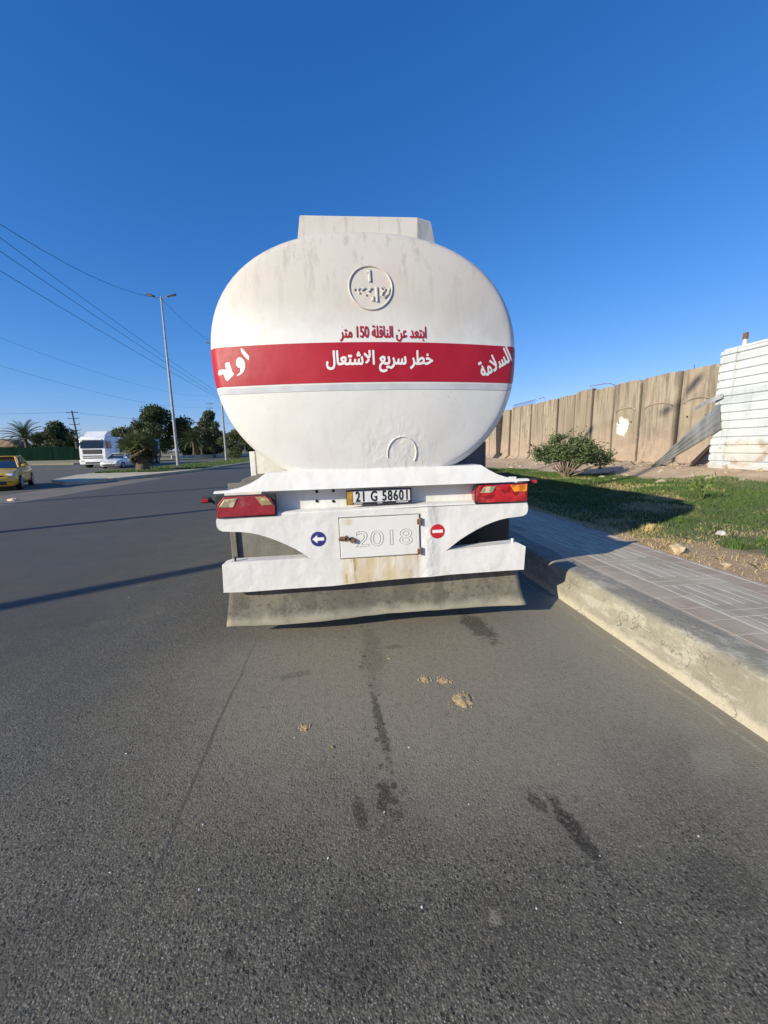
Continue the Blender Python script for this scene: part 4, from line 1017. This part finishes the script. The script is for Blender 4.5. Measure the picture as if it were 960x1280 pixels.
# fan palm on the median: ragged skirt, upright fans above
def fan_palm(loc, label):
    r = random.Random(9); o = empty('fan_palm', loc, 0, label, 'palm tree')
    part('trunk', lambda bm: tube(bm, [(0, 0, -.1), (0, 0, .5), (.03, 0, 1.1)], .3, 10, rs=[.48, .40, .30]), M_bark, o, True)
    for nm, mt, k0, els, rad, z0 in (('fans', M_fan, 44, (90, 24), .80, 1.30), ('dry_skirt', M_skirt, 40, (0, -70), .55, 1.5)):
        V = []; F = []
        for k in range(k0):
            az = k*2.4+r.uniform(-.3, .3); el = R(els[0]+(els[1]-els[0])*k/k0); d = Vector((math.cos(az)*math.cos(el), math.sin(az)*math.cos(el), math.sin(el)))
            side = Vector((-math.sin(az), math.cos(az), 0)); up = d.cross(side)
            c = Vector((0, 0, z0))+d*r.uniform(.35, .90)*(1 if nm == 'fans' else .8); s2 = (side+up*r.uniform(-1.2, 1.2)).normalized(); nrm = d.cross(s2).normalized()
            b = len(V); V += [Vector((0, 0, z0))-side*.02, Vector((0, 0, z0))+side*.02, c+side*.02, c-side*.02]; F.append((b, b+1, b+2, b+3))
            for a in np.linspace(-1.5, 1.5, 17):
                t = c+(d*math.cos(a)+s2*math.sin(a))*rad*r.uniform(.75, 1.1)+nrm*r.uniform(-.06, .06)-Vector((0, 0, .10*abs(a))); w_ = (t-c).cross(nrm).normalized()*.065; b = len(V); m_ = c.lerp(t, .6)
                V += [c, m_-w_, t, m_+w_]; F.append((b, b+1, b+2, b+3))
        raw_obj(nm, [tuple(v) for v in V], F, mt, o)
    return o
fp = fan_palm((-14.75, 31.0, .15), 'squat fan palm with a dry skirt growing on the grassy median'); fp.scale = (1.12, 1.12, 1.12)

# shrub on the lawn
def shrub():
    r = random.Random(4); x0, y0 = 8.5, 13.9; o = empty('shrub', (x0, y0, verge_z(x0, y0)-.02), 0, 'wide leafy green shrub with bare lower stems on the lawn before the wall', 'shrub')
    ends = []
    for k in range(64):
        a = r.uniform(0, 6.28); q = math.sqrt(r.random())*.98; z = .52+1.05*(1-(q/1.25)**2)*r.uniform(.30, 1)
        ends.append(Vector((q*math.cos(a)*1.0, q*math.sin(a), z)))
    for q in ((1.5, -.25, .72), (1.62, .1, .80), (1.35, -.4, .62), (-1.05, .1, .95), (1.05, -.5, .55)): ends.append(Vector(q))
    def f(bm):
        for e in ends[::2]: tube(bm, [(r.uniform(-.05, .05), r.uniform(-.05, .05), 0), e*.35+Vector((0, 0, -.02)), e*.75, e], .02, 5, rs=[.026, .017, .010, .004])
    part('stems', f, simple('shrub_stem', (.26, .20, .14), .9, .3), o, True)
    P = []
    for e in ends:
        P.append(blob_pts(e, (.24, .24, .2), 115, .1))
        for q in range(5):  # twigs
            t = e+Vector((r.gauss(0, .28), r.gauss(0, .28), r.uniform(.0, .36))); P.append(np.array([tuple(e.lerp(t, s)) for s in np.linspace(.2, 1, 14)])+rng.normal(size=(14, 3))*.025)
    V, F = leaves(np.concatenate(P), .10, 2.2); raw_obj('foliage', V, F, m_leaf('shrub_leaves', (.06, .095, .032), (.15, .19, .075), .22), o)
shrub()
def sapling(loc, h, label, n=9, seed=1, w=.35):
    r = random.Random(seed); o = empty('sapling', loc, 0, label, 'sapling'); st_ = []
    for k in range(n): a = r.uniform(0, 6.28); st_.append(Vector((math.cos(a)*w*r.uniform(.3, 1), math.sin(a)*w*r.uniform(.3, 1), h*r.uniform(.6, 1))))
    part('stems', lambda bm: [tube(bm, [(0, 0, -.02), e*.5+Vector((0, 0, .08)), e], .006, 5) for e in st_], M_sap, o, True)
    P = np.concatenate([np.array([tuple(e*s) for s in np.linspace(.55, 1, 16)])+rng.normal(size=(16, 3))*.035 for e in st_])
    V, F = leaves(P, .085, 2.6); raw_obj('leaves', V, F, M_sap, o)
sapling((7.75, 7.5, verge_z(7.75, 7.5)), .62, 'small light green sapling on the lawn before the white fence', 9, 1)
def tuft(x, y, h, n, w, mat, label):
    r = random.Random(int(x*100)); V = []; F = []
    for k in range(n):
        a = r.uniform(0, 6.28); q = r.random()*w; b0 = Vector((q*math.cos(a), q*math.sin(a), 0)); t = b0+Vector((math.cos(a)*h*.5*r.random(), math.sin(a)*h*.5*r.random(), h*r.uniform(.5, 1))); s = Vector((-math.sin(a), math.cos(a), 0))*.005
        b = len(V); V += [b0-s, b0+s, t]; F.append((b, b+1, b+2))
    o = raw_obj('grass_tuft', [tuple(v) for v in V], F, mat); o.location = (x, y, verge_z(x, y)-.01); tag(o, label, 'grass tuft')
tuft(4.62, 3.95, .10, 300, .17, M_grass, 'dark green grass tuft in the dry patch near the walkway, beside the yellow rock')
tuft(5.2, 4.1, .09, 260, .2, M_grass, 'green grass tuft further right in the dry patch')
tuft(5.4, 5.6, .08, 300, .3, M_grass, 'wide green grass tuft behind the dry patch')
tuft(4.4, 5.0, .12, 260, .15, M_straw, 'straw-coloured grass tuft at the edge of the tanker shadow')

# ------------------------------------------------------------------ median
def median():
    out = [(-13.3, 20.3), (-12.6, 21.2), (-11.9, 24.5), (-10.95, 30), (-10.3, 52), (-10.2, 150), (-16.9, 150), (-17.2, 36), (-16.9, 27), (-15.2, 22.2)]
    sheet('median_kerb', out, .15, simple('median_concrete', (.55, .47, .33), .9, .25, 3, .3), -.02)
    inn = [(-12.7, 28.5), (-11.2, 31), (-10.6, 52), (-10.5, 150), (-16.6, 150), (-16.9, 36), (-16.6, 29)]
    sheet('median_soil', inn, .155, m_dirt('median_soil_mat', (.12, .13, .05), (.22, .19, .10), (.07, .09, .03), .5))
    n = 30000; y = 28.5+70*rng.random(n)**2; x = -16.7+6.1*rng.random(n); k = (x < -12.7+1.5*np.clip((y-28.5)/2.5, 0, 1)+.6*np.clip((y-31)/21, 0, 1)) & (fbm(x, y, .4, 3) < .25); x, y = x[k], y[k]; n = len(x)
    P = np.stack([x, y, 0*x+.15], 1); a = rng.random(n)*6.28; d = np.stack([np.cos(a)*.02, np.sin(a)*.02, 0*a], 1); t = P+np.stack([rng.normal(size=n)*.04, rng.normal(size=n)*.04, .06+.10*rng.random(n)], 1)
    o = raw_obj('median_grass', np.stack([P-d, P+d, t], 1).reshape(-1, 3), np.arange(n*3).reshape(-1, 3), M_grass); struct(o, 'stuff'); o['label'] = 'patchy grass on the median under the lamp poles'
median()

# ------------------------------------------------------------------ street lamps, power poles, wires
M_pole = simple('galvanised_pole', (.30, .30, .30), .5, .2, 3); M_lampd = simple('lamp_housing', (.05, .052, .06), .5, .2); M_lampg = simple('lamp_glass', (.5, .5, .48), .2, .1)
def street_lamp(loc, h, label, first=[None]):
    if first[0] is None:
        o = empty('street_lamp', loc, 0, label, 'street lamp', 'street lamps on the median')
        part('pole', lambda bm: (cyl(bm, (0, 0, 0), (0, 0, 15.0), .15, .065, n=14), cyl(bm, (0, 0, 0), (0, 0, 1.1), .165, .155, n=14)), M_pole, o, 50)
        part('base_plate', lambda bm: box(bm, (-.25, -.25, 0), (.25, .25, .06), .01), M_pole, o)
        for s in (-1, 1):
            part('arm', lambda bm: tube(bm, [(0, 0, 14.85), (s*.35, 0, 14.93), (s*.58, 0, 15.02)], .035, 8), M_pole, o, True)
            hd = part('lamp_head', lambda bm: box(bm, (s*.92-.40, -.13, 15.06), (s*.92+.40, .13, 15.18), .05, rot=Euler((0, -s*R(12), 0))), M_lampd, o, 40)
            part('lens', lambda bm: box(bm, (s*.94-.24, -.09, 15.045), (s*.94+.24, .09, 15.07), .008, rot=Euler((0, -s*R(12), 0))), M_lampg, hd)
        first[0] = o
    else: o = copy_tree(first[0]); o.location = loc; o['label'] = label
    return o
street_lamp((-15.4, 39.1, .15), 15, 'tall double-headed street lamp on the grassy median, its full height in view')
street_lamp((-15.45, 55.2, .15), 15, 'street lamp right beside the tanker, its heads hidden behind the tank')
street_lamp((-15.4, 3.0, 0), 15, 'street lamp left of the picture whose thin shadow crosses the road further away')
def power_pole(loc, h, label, arms=2, r=.17, name='power_pole'):
    o = empty(name, loc, 0, label, 'power pole', 'power poles left of the road')
    part('pole', lambda bm: cyl(bm, (0, 0, -.1), (0, 0, h), r, r*.6, n=12), M_pole if arms < 3 else M_steel, o, 50)
    for k in range(arms):
        z = h-.5-k*1.35
        part('crossarm', lambda bm: box(bm, (-1.1+.1*k, -.06, z-.06), (1.1-.1*k, .06, z+.06), .01), M_steel, o)
        for s in (-1, 0.0, 1): part('insulator', lambda bm: cyl(bm, (s*.95, 0, z+.06), (s*.95, 0, z+.28), .06, .045, n=8), M_lampd, o)
    return o
street_lamp((-15.4, -3.3, 0), 15, 'street lamp left of the picture whose thin shadow reaches the tanker').scale = (1.1, 1.1, 1.1)
power_pole((-20, -30, 0), 19.5, 'power pole behind the viewer on the left of the road')
power_pole((-20, 100, 0), 10.3, 'power pole far down the road behind the tank')
power_pole((PX(102, 101), 101, 0), 11.4, 'tall thin utility pole with several crossarms above the white lorry', 4, .22, 'utility_pole').rotation_euler = (0, R(-3), R(35))
M_wire = simple('wire', (.02, .022, .03), .6, .1)
def wire(pts, r, label):
    bm = bmesh.new(); tube(bm, pts, r, 5); tag(mesh_obj('overhead_wire', bm, M_wire), label, 'wire', 'overhead wires')
def sag(a, b, s, n=28): a, b = Vector(a), Vector(b); return [a.lerp(b, t)-Vector((0, 0, s*4*t*(1-t))) for t in np.linspace(0, 1, n)]
wire(sag((-15.4, 3.0, 15.0), (-15.4, 39.1, 15.05), 2.9), .016, 'sagging wire that meets the head of the tall street lamp')
wire(sag((-15.4, 39.1, 15.0), (-15.45, 55.2, 15.0), .35), .014, 'short wire running from the tall street lamp down to the tank')
for k, (zl_, zr_, lab) in enumerate([(14.46, 11.35, 'uppermost of the three dark parallel wires'), (13.45, 10.65, 'middle one of the three dark parallel wires'), (12.10, 10.10, 'lowest of the three dark parallel wires')]):
    z = lambda y: zl_+(zr_-zl_)/37.5*(y-28.2)+.0005*(y-28.2)*(y-65.7)
    wire([(-20+.25*k, y, z(y)) for y in np.linspace(-30, 100, 44)], .017, lab)
wire([(-40, y, 15.3+.0012*(y-53.9)*(y-97)) for y in np.linspace(-5, 130, 40)], .014, 'faint upper wire low over the far road')
wire([(-40, y, 12.0+.0012*(y-53)*(y-97)) for y in np.linspace(-5, 130, 40)], .016, 'faint lower wire low over the far road, ending behind the lamp pole')
wire(sag((-135, 90, 12.5), (PX(102, 101), 101, 11), 1.2), .022, 'wire reaching the utility pole above the date palm')
wire(sag((PX(102, 101), 101, 10.9), (-20, 160, 13), 1.8), .022, 'thin wire running right from the utility pole over the white lorry')
power_pole((-40, -5, 0), 20.2, 'power pole standing outside the picture beyond the far road'); power_pole((-40, 130, 0), 16.5, 'distant power pole among the trees')

# ------------------------------------------------------------------ green screen fence, hut
sf = empty('screen_fence', (0, 0, 0), 0, 'long dark green screened fence beyond the far road under the palms', 'fence')
def f_screen(bm):
    pts = [(-100+k*1.0, 84.5-.02*k+.05*math.sin(k*1.9)) for k in range(54)]
    A = [bm.verts.new((x, y, .12)) for x, y in pts]; B = [bm.verts.new((x, y, 2.75+.05*math.sin(i*.9))) for i, (x, y) in enumerate(pts)]
    for i in range(len(pts)-1): bm.faces.new((A[i], A[i+1], B[i+1], B[i]))
sc_ = part('screen', f_screen, simple('green_screen_cloth', (.004, .020, .014), .95, .4, 1.2, .3, 8, stretch=(1, 1, .15), Specular_IOR_Level=.05), sf); sc_.modifiers.new('thick', 'SOLIDIFY').thickness = .03
for k in range(0, 54, 4): part('post', lambda bm: cyl(bm, (-100+k, 84.6-.02*k, 0), (-100+k, 84.6-.02*k, 2.8), .05, n=8), M_steel, sf)
hut = empty('low_hut', (PX(3, 100), 100, 0), 0, 'low hut with a tan thatched roof behind the green screen fence', 'hut')
part('wall', lambda bm: box(bm, (-5, -2, 0), (5, 2, 3.2)), simple('hut_wall', (.35, .27, .19), .9, .3, 1), hut)
part('roof', lambda bm: prism(bm, [(-5.6, 3.2), (5.6, 3.2), (4, 4.3), (1.5, 5.0), (-1.5, 5.0), (-4, 4.3)], -2.6, 2.6), simple('thatch', (.30, .20, .13), .95, .4, 4, .5), hut)
low = empty('low_wall', (0, 0, 0), 0, 'long low pale wall under the dark trees beyond the far road', 'wall')
def f_low(bm):
    for (a, b) in (((-31.0, 76), (-24.0, 92)), ((-24, 92), (-23, 160))):
        d = Vector((b[0]-a[0], b[1]-a[1])).normalized()*1; nn = Vector((-d.y, d.x))*.1
        A = [bm.verts.new((a[0]+s*nn.x, a[1]+s*nn.y, z)) for s in (-1, 1) for z in (.1, .75)]; B = [bm.verts.new((b[0]+s*nn.x, b[1]+s*nn.y, z)) for s in (-1, 1) for z in (.1, .75)]
        for q in ((0, 1, 3, 2),): bm.faces.new([A[i] for i in q]); bm.faces.new([B[i] for i in q])
        for i, j in ((0, 1), (1, 3), (3, 2), (2, 0)): bm.faces.new((A[i], A[j], B[j], B[i]))
part('wall', f_low, simple('pale_render', (.50, .46, .38), .9, .25, 1), low)

# ------------------------------------------------------------------ vehicles
def car(loc, rz, paint, label, hatchback=False, name='car'):
    o = empty(name, loc, rz, label, 'car')
    stn = [(2.20, .62, .28, .56), (2.12, .78, .20, .68), (1.85, .85, .18, .76), (1.0, .875, .18, .92), (.6, .88, .18, .95), (-1.4, .88, .18, .99), (-1.9, .86, .20, 1.0), (-2.15, .80, .24, .92), (-2.22, .68, .34, .70)]
    def fb(bm):
        rows = []
        for x, w, zb, zs in stn:
            half = [(w*.86, zb), (w, zb+.14), (w, zs-.20), (w*.955, zs-.04), (w*.86, zs), (0, zs+.025)]
            rows.append([bm.verts.new((x, y, z)) for y, z in half]+[bm.verts.new((x, -y, z)) for y, z in half[-2::-1]])
        for A, B in zip(rows, rows[1:]):
            for k in range(len(A)-1): bm.faces.new((A[k], A[k+1], B[k+1], B[k]))
            bm.faces.new((A[-1], A[0], B[0], B[-1]))
        bm.faces.new(rows[0]); bm.faces.new(rows[-1][::-1])
    part('body', fb, paint, o, 50)
    cab_ = [(1.05, .77, .93), (.95, .78, .95), (.12, .60, 1.40), (-.3, .61, 1.44), (-1.05, .58, 1.40), (-1.75, .72, .99)]
    def fg(bm):
        rows = []
        for x, w, z in cab_: rows.append([bm.verts.new((x, w if z > 1.2 else w, z)), bm.verts.new((x, -w, z))])
        base = [bm.verts.new((x, s*.80, .93)) for s in (1, -1) for x in (1.0, -1.7)]
        for A, B in zip(rows, rows[1:]): bm.faces.new((A[0], A[1], B[1], B[0]))
        for s in (0, 1): bm.faces.new([r[s] for r in rows])
        bm.faces.new([rows[0][0], rows[0][1], rows[-1][1], rows[-1][0]])
    part('windows', fg, M_glass, o, 60)
    part('roof', lambda bm: box(bm, (-1.05, -.605, 1.405), (.16, .605, 1.455), .025), paint, o, 50)
    def fp_(bm):
        for s in (-1, 1):
            tube(bm, [(.98, s*.80, .95), (.13, s*.605, 1.42)], .032, 6); tube(bm, [(-1.70, s*.75, .99), (-1.04, s*.59, 1.42)], .05, 6); tube(bm, [(-.42, s*.84, .97), (-.42, s*.612, 1.43)], .035, 6)
    part('pillars', fp_, paint, o, True)
    for x in (1.35, -1.35):
        for s in (-1, 1):
            w = part('wheel', lambda bm: cyl(bm, (x, s*.72, .31), (x, s*.895, .31), .32, n=22), M_rubber, o, 40); part('rim', lambda bm: cyl(bm, (x, s*.88, .31), (x, s*.902, .31), .205, n=16), M_rim, w, 40)
    for s in (-1, 1):
        part('headlight', lambda bm: box(bm, (1.96, s*.64-.17, .60), (2.14, s*.64+.17, .72), .04, rot=Euler((0, R(12), -s*R(22)))), simple('headlight_glass', (.55, .57, .6), .12, .1), o, 40)
        part('tail_light', lambda bm: box(bm, (-2.20, s*.66-.14, .72), (-2.06, s*.66+.14, .88), .03), M_lred, o, 40)
        part('mirror', lambda bm: box(bm, (.72, s*.98-.10, .96), (.86, s*.98+.08, 1.09), .03), paint, o, 40)
    part('grille', lambda bm: (box(bm, (2.12, -.45, .56), (2.185, .45, .66), .01), box(bm, (2.15, -.55, .26), (2.215, .55, .40), .02)), M_black, o)
    part('number_plate', lambda bm: box(bm, (2.19, -.24, .43), (2.225, .24, .53), .004), M_plate, o)
    return o
M_carw = simple('white_car_paint', (.72, .73, .74), .25, .06, 3, Coat_Weight=.6); M_taxi = simple('taxi_yellow', (.85, .48, .04), .3, .08, 3, Coat_Weight=.5)
car((-22.0, 42.0, 0), R(-90), M_carw, 'white saloon car driving beside the lorry on the far road')
tx = car((-15.5, 19.6, 0), R(-62), M_taxi, 'yellow taxi cut off by the left edge of the picture', name='taxi')
car((PX(291, 92), 92, 0), R(-90), M_carw, 'distant white car under the olive tree beside the tanker')

def lorry():
    o = empty('lorry', (-25.15, 43.0, 0), 0, 'white lorry with a grey trailer coming along the far road', 'lorry')
    M_lw = simple('lorry_white', (.70, .72, .74), .3, .08, 3, Coat_Weight=.4); M_lg = simple('trailer_grey', (.40, .46, .54), .5, .15, 2)
    def fcab(bm):
        pf = [(0, .45), (-.03, 1.2), (.02, 2.0), (.22, 2.95), (.5, 3.2), (2.25, 3.2), (2.25, .6), (1.6, .6), (1.6, .45)]
        A = [bm.verts.new((-1.22, y, z)) for y, z in pf]; B = [bm.verts.new((1.22, y, z)) for y, z in pf]; n = len(pf)
        bm.faces.new(A); bm.faces.new(B[::-1])
        for i in range(n): bm.faces.new((A[i], B[i], B[(i+1) % n], A[(i+1) % n]))
        bmesh.ops.bevel(bm, geom=bm.edges[:], offset=.07, segments=2, affect='EDGES', profile=.5)
    cb = part('cab', fcab, M_lw, o, 45)
    part('windscreen', lambda bm: box(bm, (-1.08, .00, 1.98), (1.08, .05, 2.72), .02, rot=Euler((R(-12), 0, 0))), M_glass, cb)
    part('sun_visor', lambda bm: box(bm, (-1.1, -.12, 2.78), (1.1, .10, 2.90), .03, rot=Euler((R(-15), 0, 0))), M_lw, cb)
    part('grille', lambda bm: (box(bm, (-.90, -.06, 1.40), (.90, .0, 1.86), .02), [box(bm, (-.95, -.07, z), (.95, -.01, z+.10), .02) for z in (.95, 1.15)]), M_black, cb)
    part('bumper', lambda bm: box(bm, (-1.25, -.16, .35), (1.25, .10, .82), .06), M_lw, cb, 45)
    part('bumper_grille', lambda bm: box(bm, (-.7, -.175, .42), (.7, -.14, .60), .01), M_black, cb)
    for s in (-1, 1):
        part('headlight', lambda bm: box(bm, (s*.95-.2, -.18, .60), (s*.95+.2, -.12, .80), .03), M_lampg, cb)
        part('side_window', lambda bm: box(bm, (s*1.222-.008, .35, 1.95), (s*1.222+.008, 1.25, 2.75), .05), M_glass, cb)
        part('mirror', lambda bm: box(bm, (s*1.42-.10, -.05, 1.95), (s*1.42+.10, .08, 2.65), .03), M_black, cb)
        part('side_fairing', lambda bm: box(bm, (s*1.16-.04, 2.2, .7), (s*1.16+.04, 2.75, 3.15), .02), M_lw, cb)
    def fdef(bm):
        pf = [(.55, 3.18), (1.9, 3.18), (1.9, 3.75), (1.3, 3.72)]
        A = [bm.verts.new((-1.0, y, z)) for y, z in pf]; B = [bm.verts.new((1.0, y, z)) for y, z in pf]; bm.faces.new(A); bm.faces.new(B[::-1])
        for i in range(4): bm.faces.new((A[i], B[i], B[(i+1) % 4], A[(i+1) % 4]))
    part('roof_deflector', fdef, M_lw, cb)
    part('trailer_body', lambda bm: (box(bm, (-1.22, 3.1, 1.9), (1.22, 12.4, 3.15), .04), box(bm, (-1.15, 3.0, 1.1), (1.15, 12.4, 1.35), .02)), M_lg, o)
    part('trailer_stripe', lambda bm: [box(bm, (s*1.225-.004, 3.3, 1.5), (s*1.225+.004, 12.2, 1.85)) for s in (-1, 1)], M_dgrey, o)
    for y in (.95, 3.6, 4.8, 10.5, 11.7):
        for s in (-1, 1):
            w = part('wheel', lambda bm: cyl(bm, (s*.85, y, .5), (s*1.18, y, .5), .51, n=24), M_rubber, o, 40); part('rim', lambda bm: cyl(bm, (s*1.17, y, .5), (s*1.19, y, .5), .29, n=18), M_rim, w, 40)
    part('chassis', lambda bm: box(bm, (-.5, .3, .6), (.5, 12.2, 1.1)), M_steel, o)
lorry()

# ------------------------------------------------------------------ small things lying on the road
M_sand = simple('sand_clump', (.50, .37, .20), .95, .3, 60, .7, 120)
def clump(x, y, r, seed, label):
    bm = bmesh.new(); bmesh.ops.create_icosphere(bm, subdivisions=4, radius=r)
    for v in bm.verts:
        d = v.co/r; k = 1+.45*mnoise.noise(d*1.6+Vector((seed, 0, 0)))+.22*mnoise.noise(d*5+Vector((seed, 2, 0)))+.10*mnoise.noise(d*13); v.co = Vector((v.co.x*k, v.co.y*k, max(-.002, v.co.z*.22*k)))
    rr_ = random.Random(seed)
    for q in range(26):
        a = rr_.uniform(0, 6.28); e = r*rr_.uniform(.9, 1.7); s = rr_.uniform(.002, .005)
        bmesh.ops.create_icosphere(bm, subdivisions=1, radius=s, matrix=Matrix.Translation((e*math.cos(a), e*math.sin(a), s*.4)))
    o = mesh_obj('sand_clump', bm, M_sand, smooth=True); o.location = (x, y, 0); tag(o, label, 'sand clump')
clump(.686, 2.075, .055, 1, 'largest tan clump of dried sand on the asphalt'); clump(.634, 2.29, .033, 2, 'small tan sand clump just beyond the largest one'); clump(.507, 2.32, .028, 3, 'smallest tan sand clump, left of the other two')
clump(-.25, 1.97, .022, 6, 'pale yellowish crumbs on the asphalt left of the sand clumps')
M_leafy = simple('yellow_leaf', (.45, .42, .10), .7, .3)
for x, y, lab in ((-.10, 1.80, 'fallen yellow-green leaf on the asphalt below the crumbs'), (.30, 2.6, 'fallen yellowish leaf on the asphalt near the mud flap')):
    bm = bmesh.new(); vs = [bm.verts.new(p) for p in ((-.014, 0, .002), (0, -.006, .007), (.016, 0, .003), (0, .007, .006))]; bm.faces.new(vs)
    o = mesh_obj('fallen_leaf', bm, M_leafy); o.location = (x, y, .002); o.rotation_euler = (0, 0, x*9); tag(o, lab, 'leaf')
M_peb = simple('white_pebble', (.66, .64, .60), .8, .1)
rr = random.Random(12); pm = [mesh_obj('pebble', stone(.006, 30+k, (1.2, .9, .7)), M_peb) for k in range(3)]
spots = [(.133, 1.41), (.22, 1.05), (.92, 1.13), (.60, 1.0), (-.62, 1.45), (-.55, 1.2), (1.15, 2.2), (-.3, 1.9), (-1.6, 2.9), (-1.9, 3.2), (-.9, 1.3), (.3, 1.75), (.85, .93), (1.35, 1.15), (-1.15, 1.9), (.05, 2.3), (1.0, 1.55), (-.1, 1.25), (-2.3, 4.2), (.5, 1.4)]
for k, (x, y) in enumerate(spots):
    o = pm[k] if k < 3 else pm[k % 3].copy()
    if k >= 3: col.objects.link(o)
    s = rr.uniform(.35, .8); o.location = (x, y, .003*s); o.scale = (s, s, s); o.rotation_euler = (0, 0, rr.uniform(0, 6))
    tag(o, 'tiny white pebble lying loose on the asphalt', 'pebble', 'pebbles on the road')
o = mesh_obj('litter', stone(.14, 44, (1.3, .8, .45)), simple('pale_litter', (.60, .48, .36), .8, .2)); o.location = (-10.9, 14.1, .02); tag(o, 'pale crumpled litter at the dusty edge of the road before the taxi', 'litter')
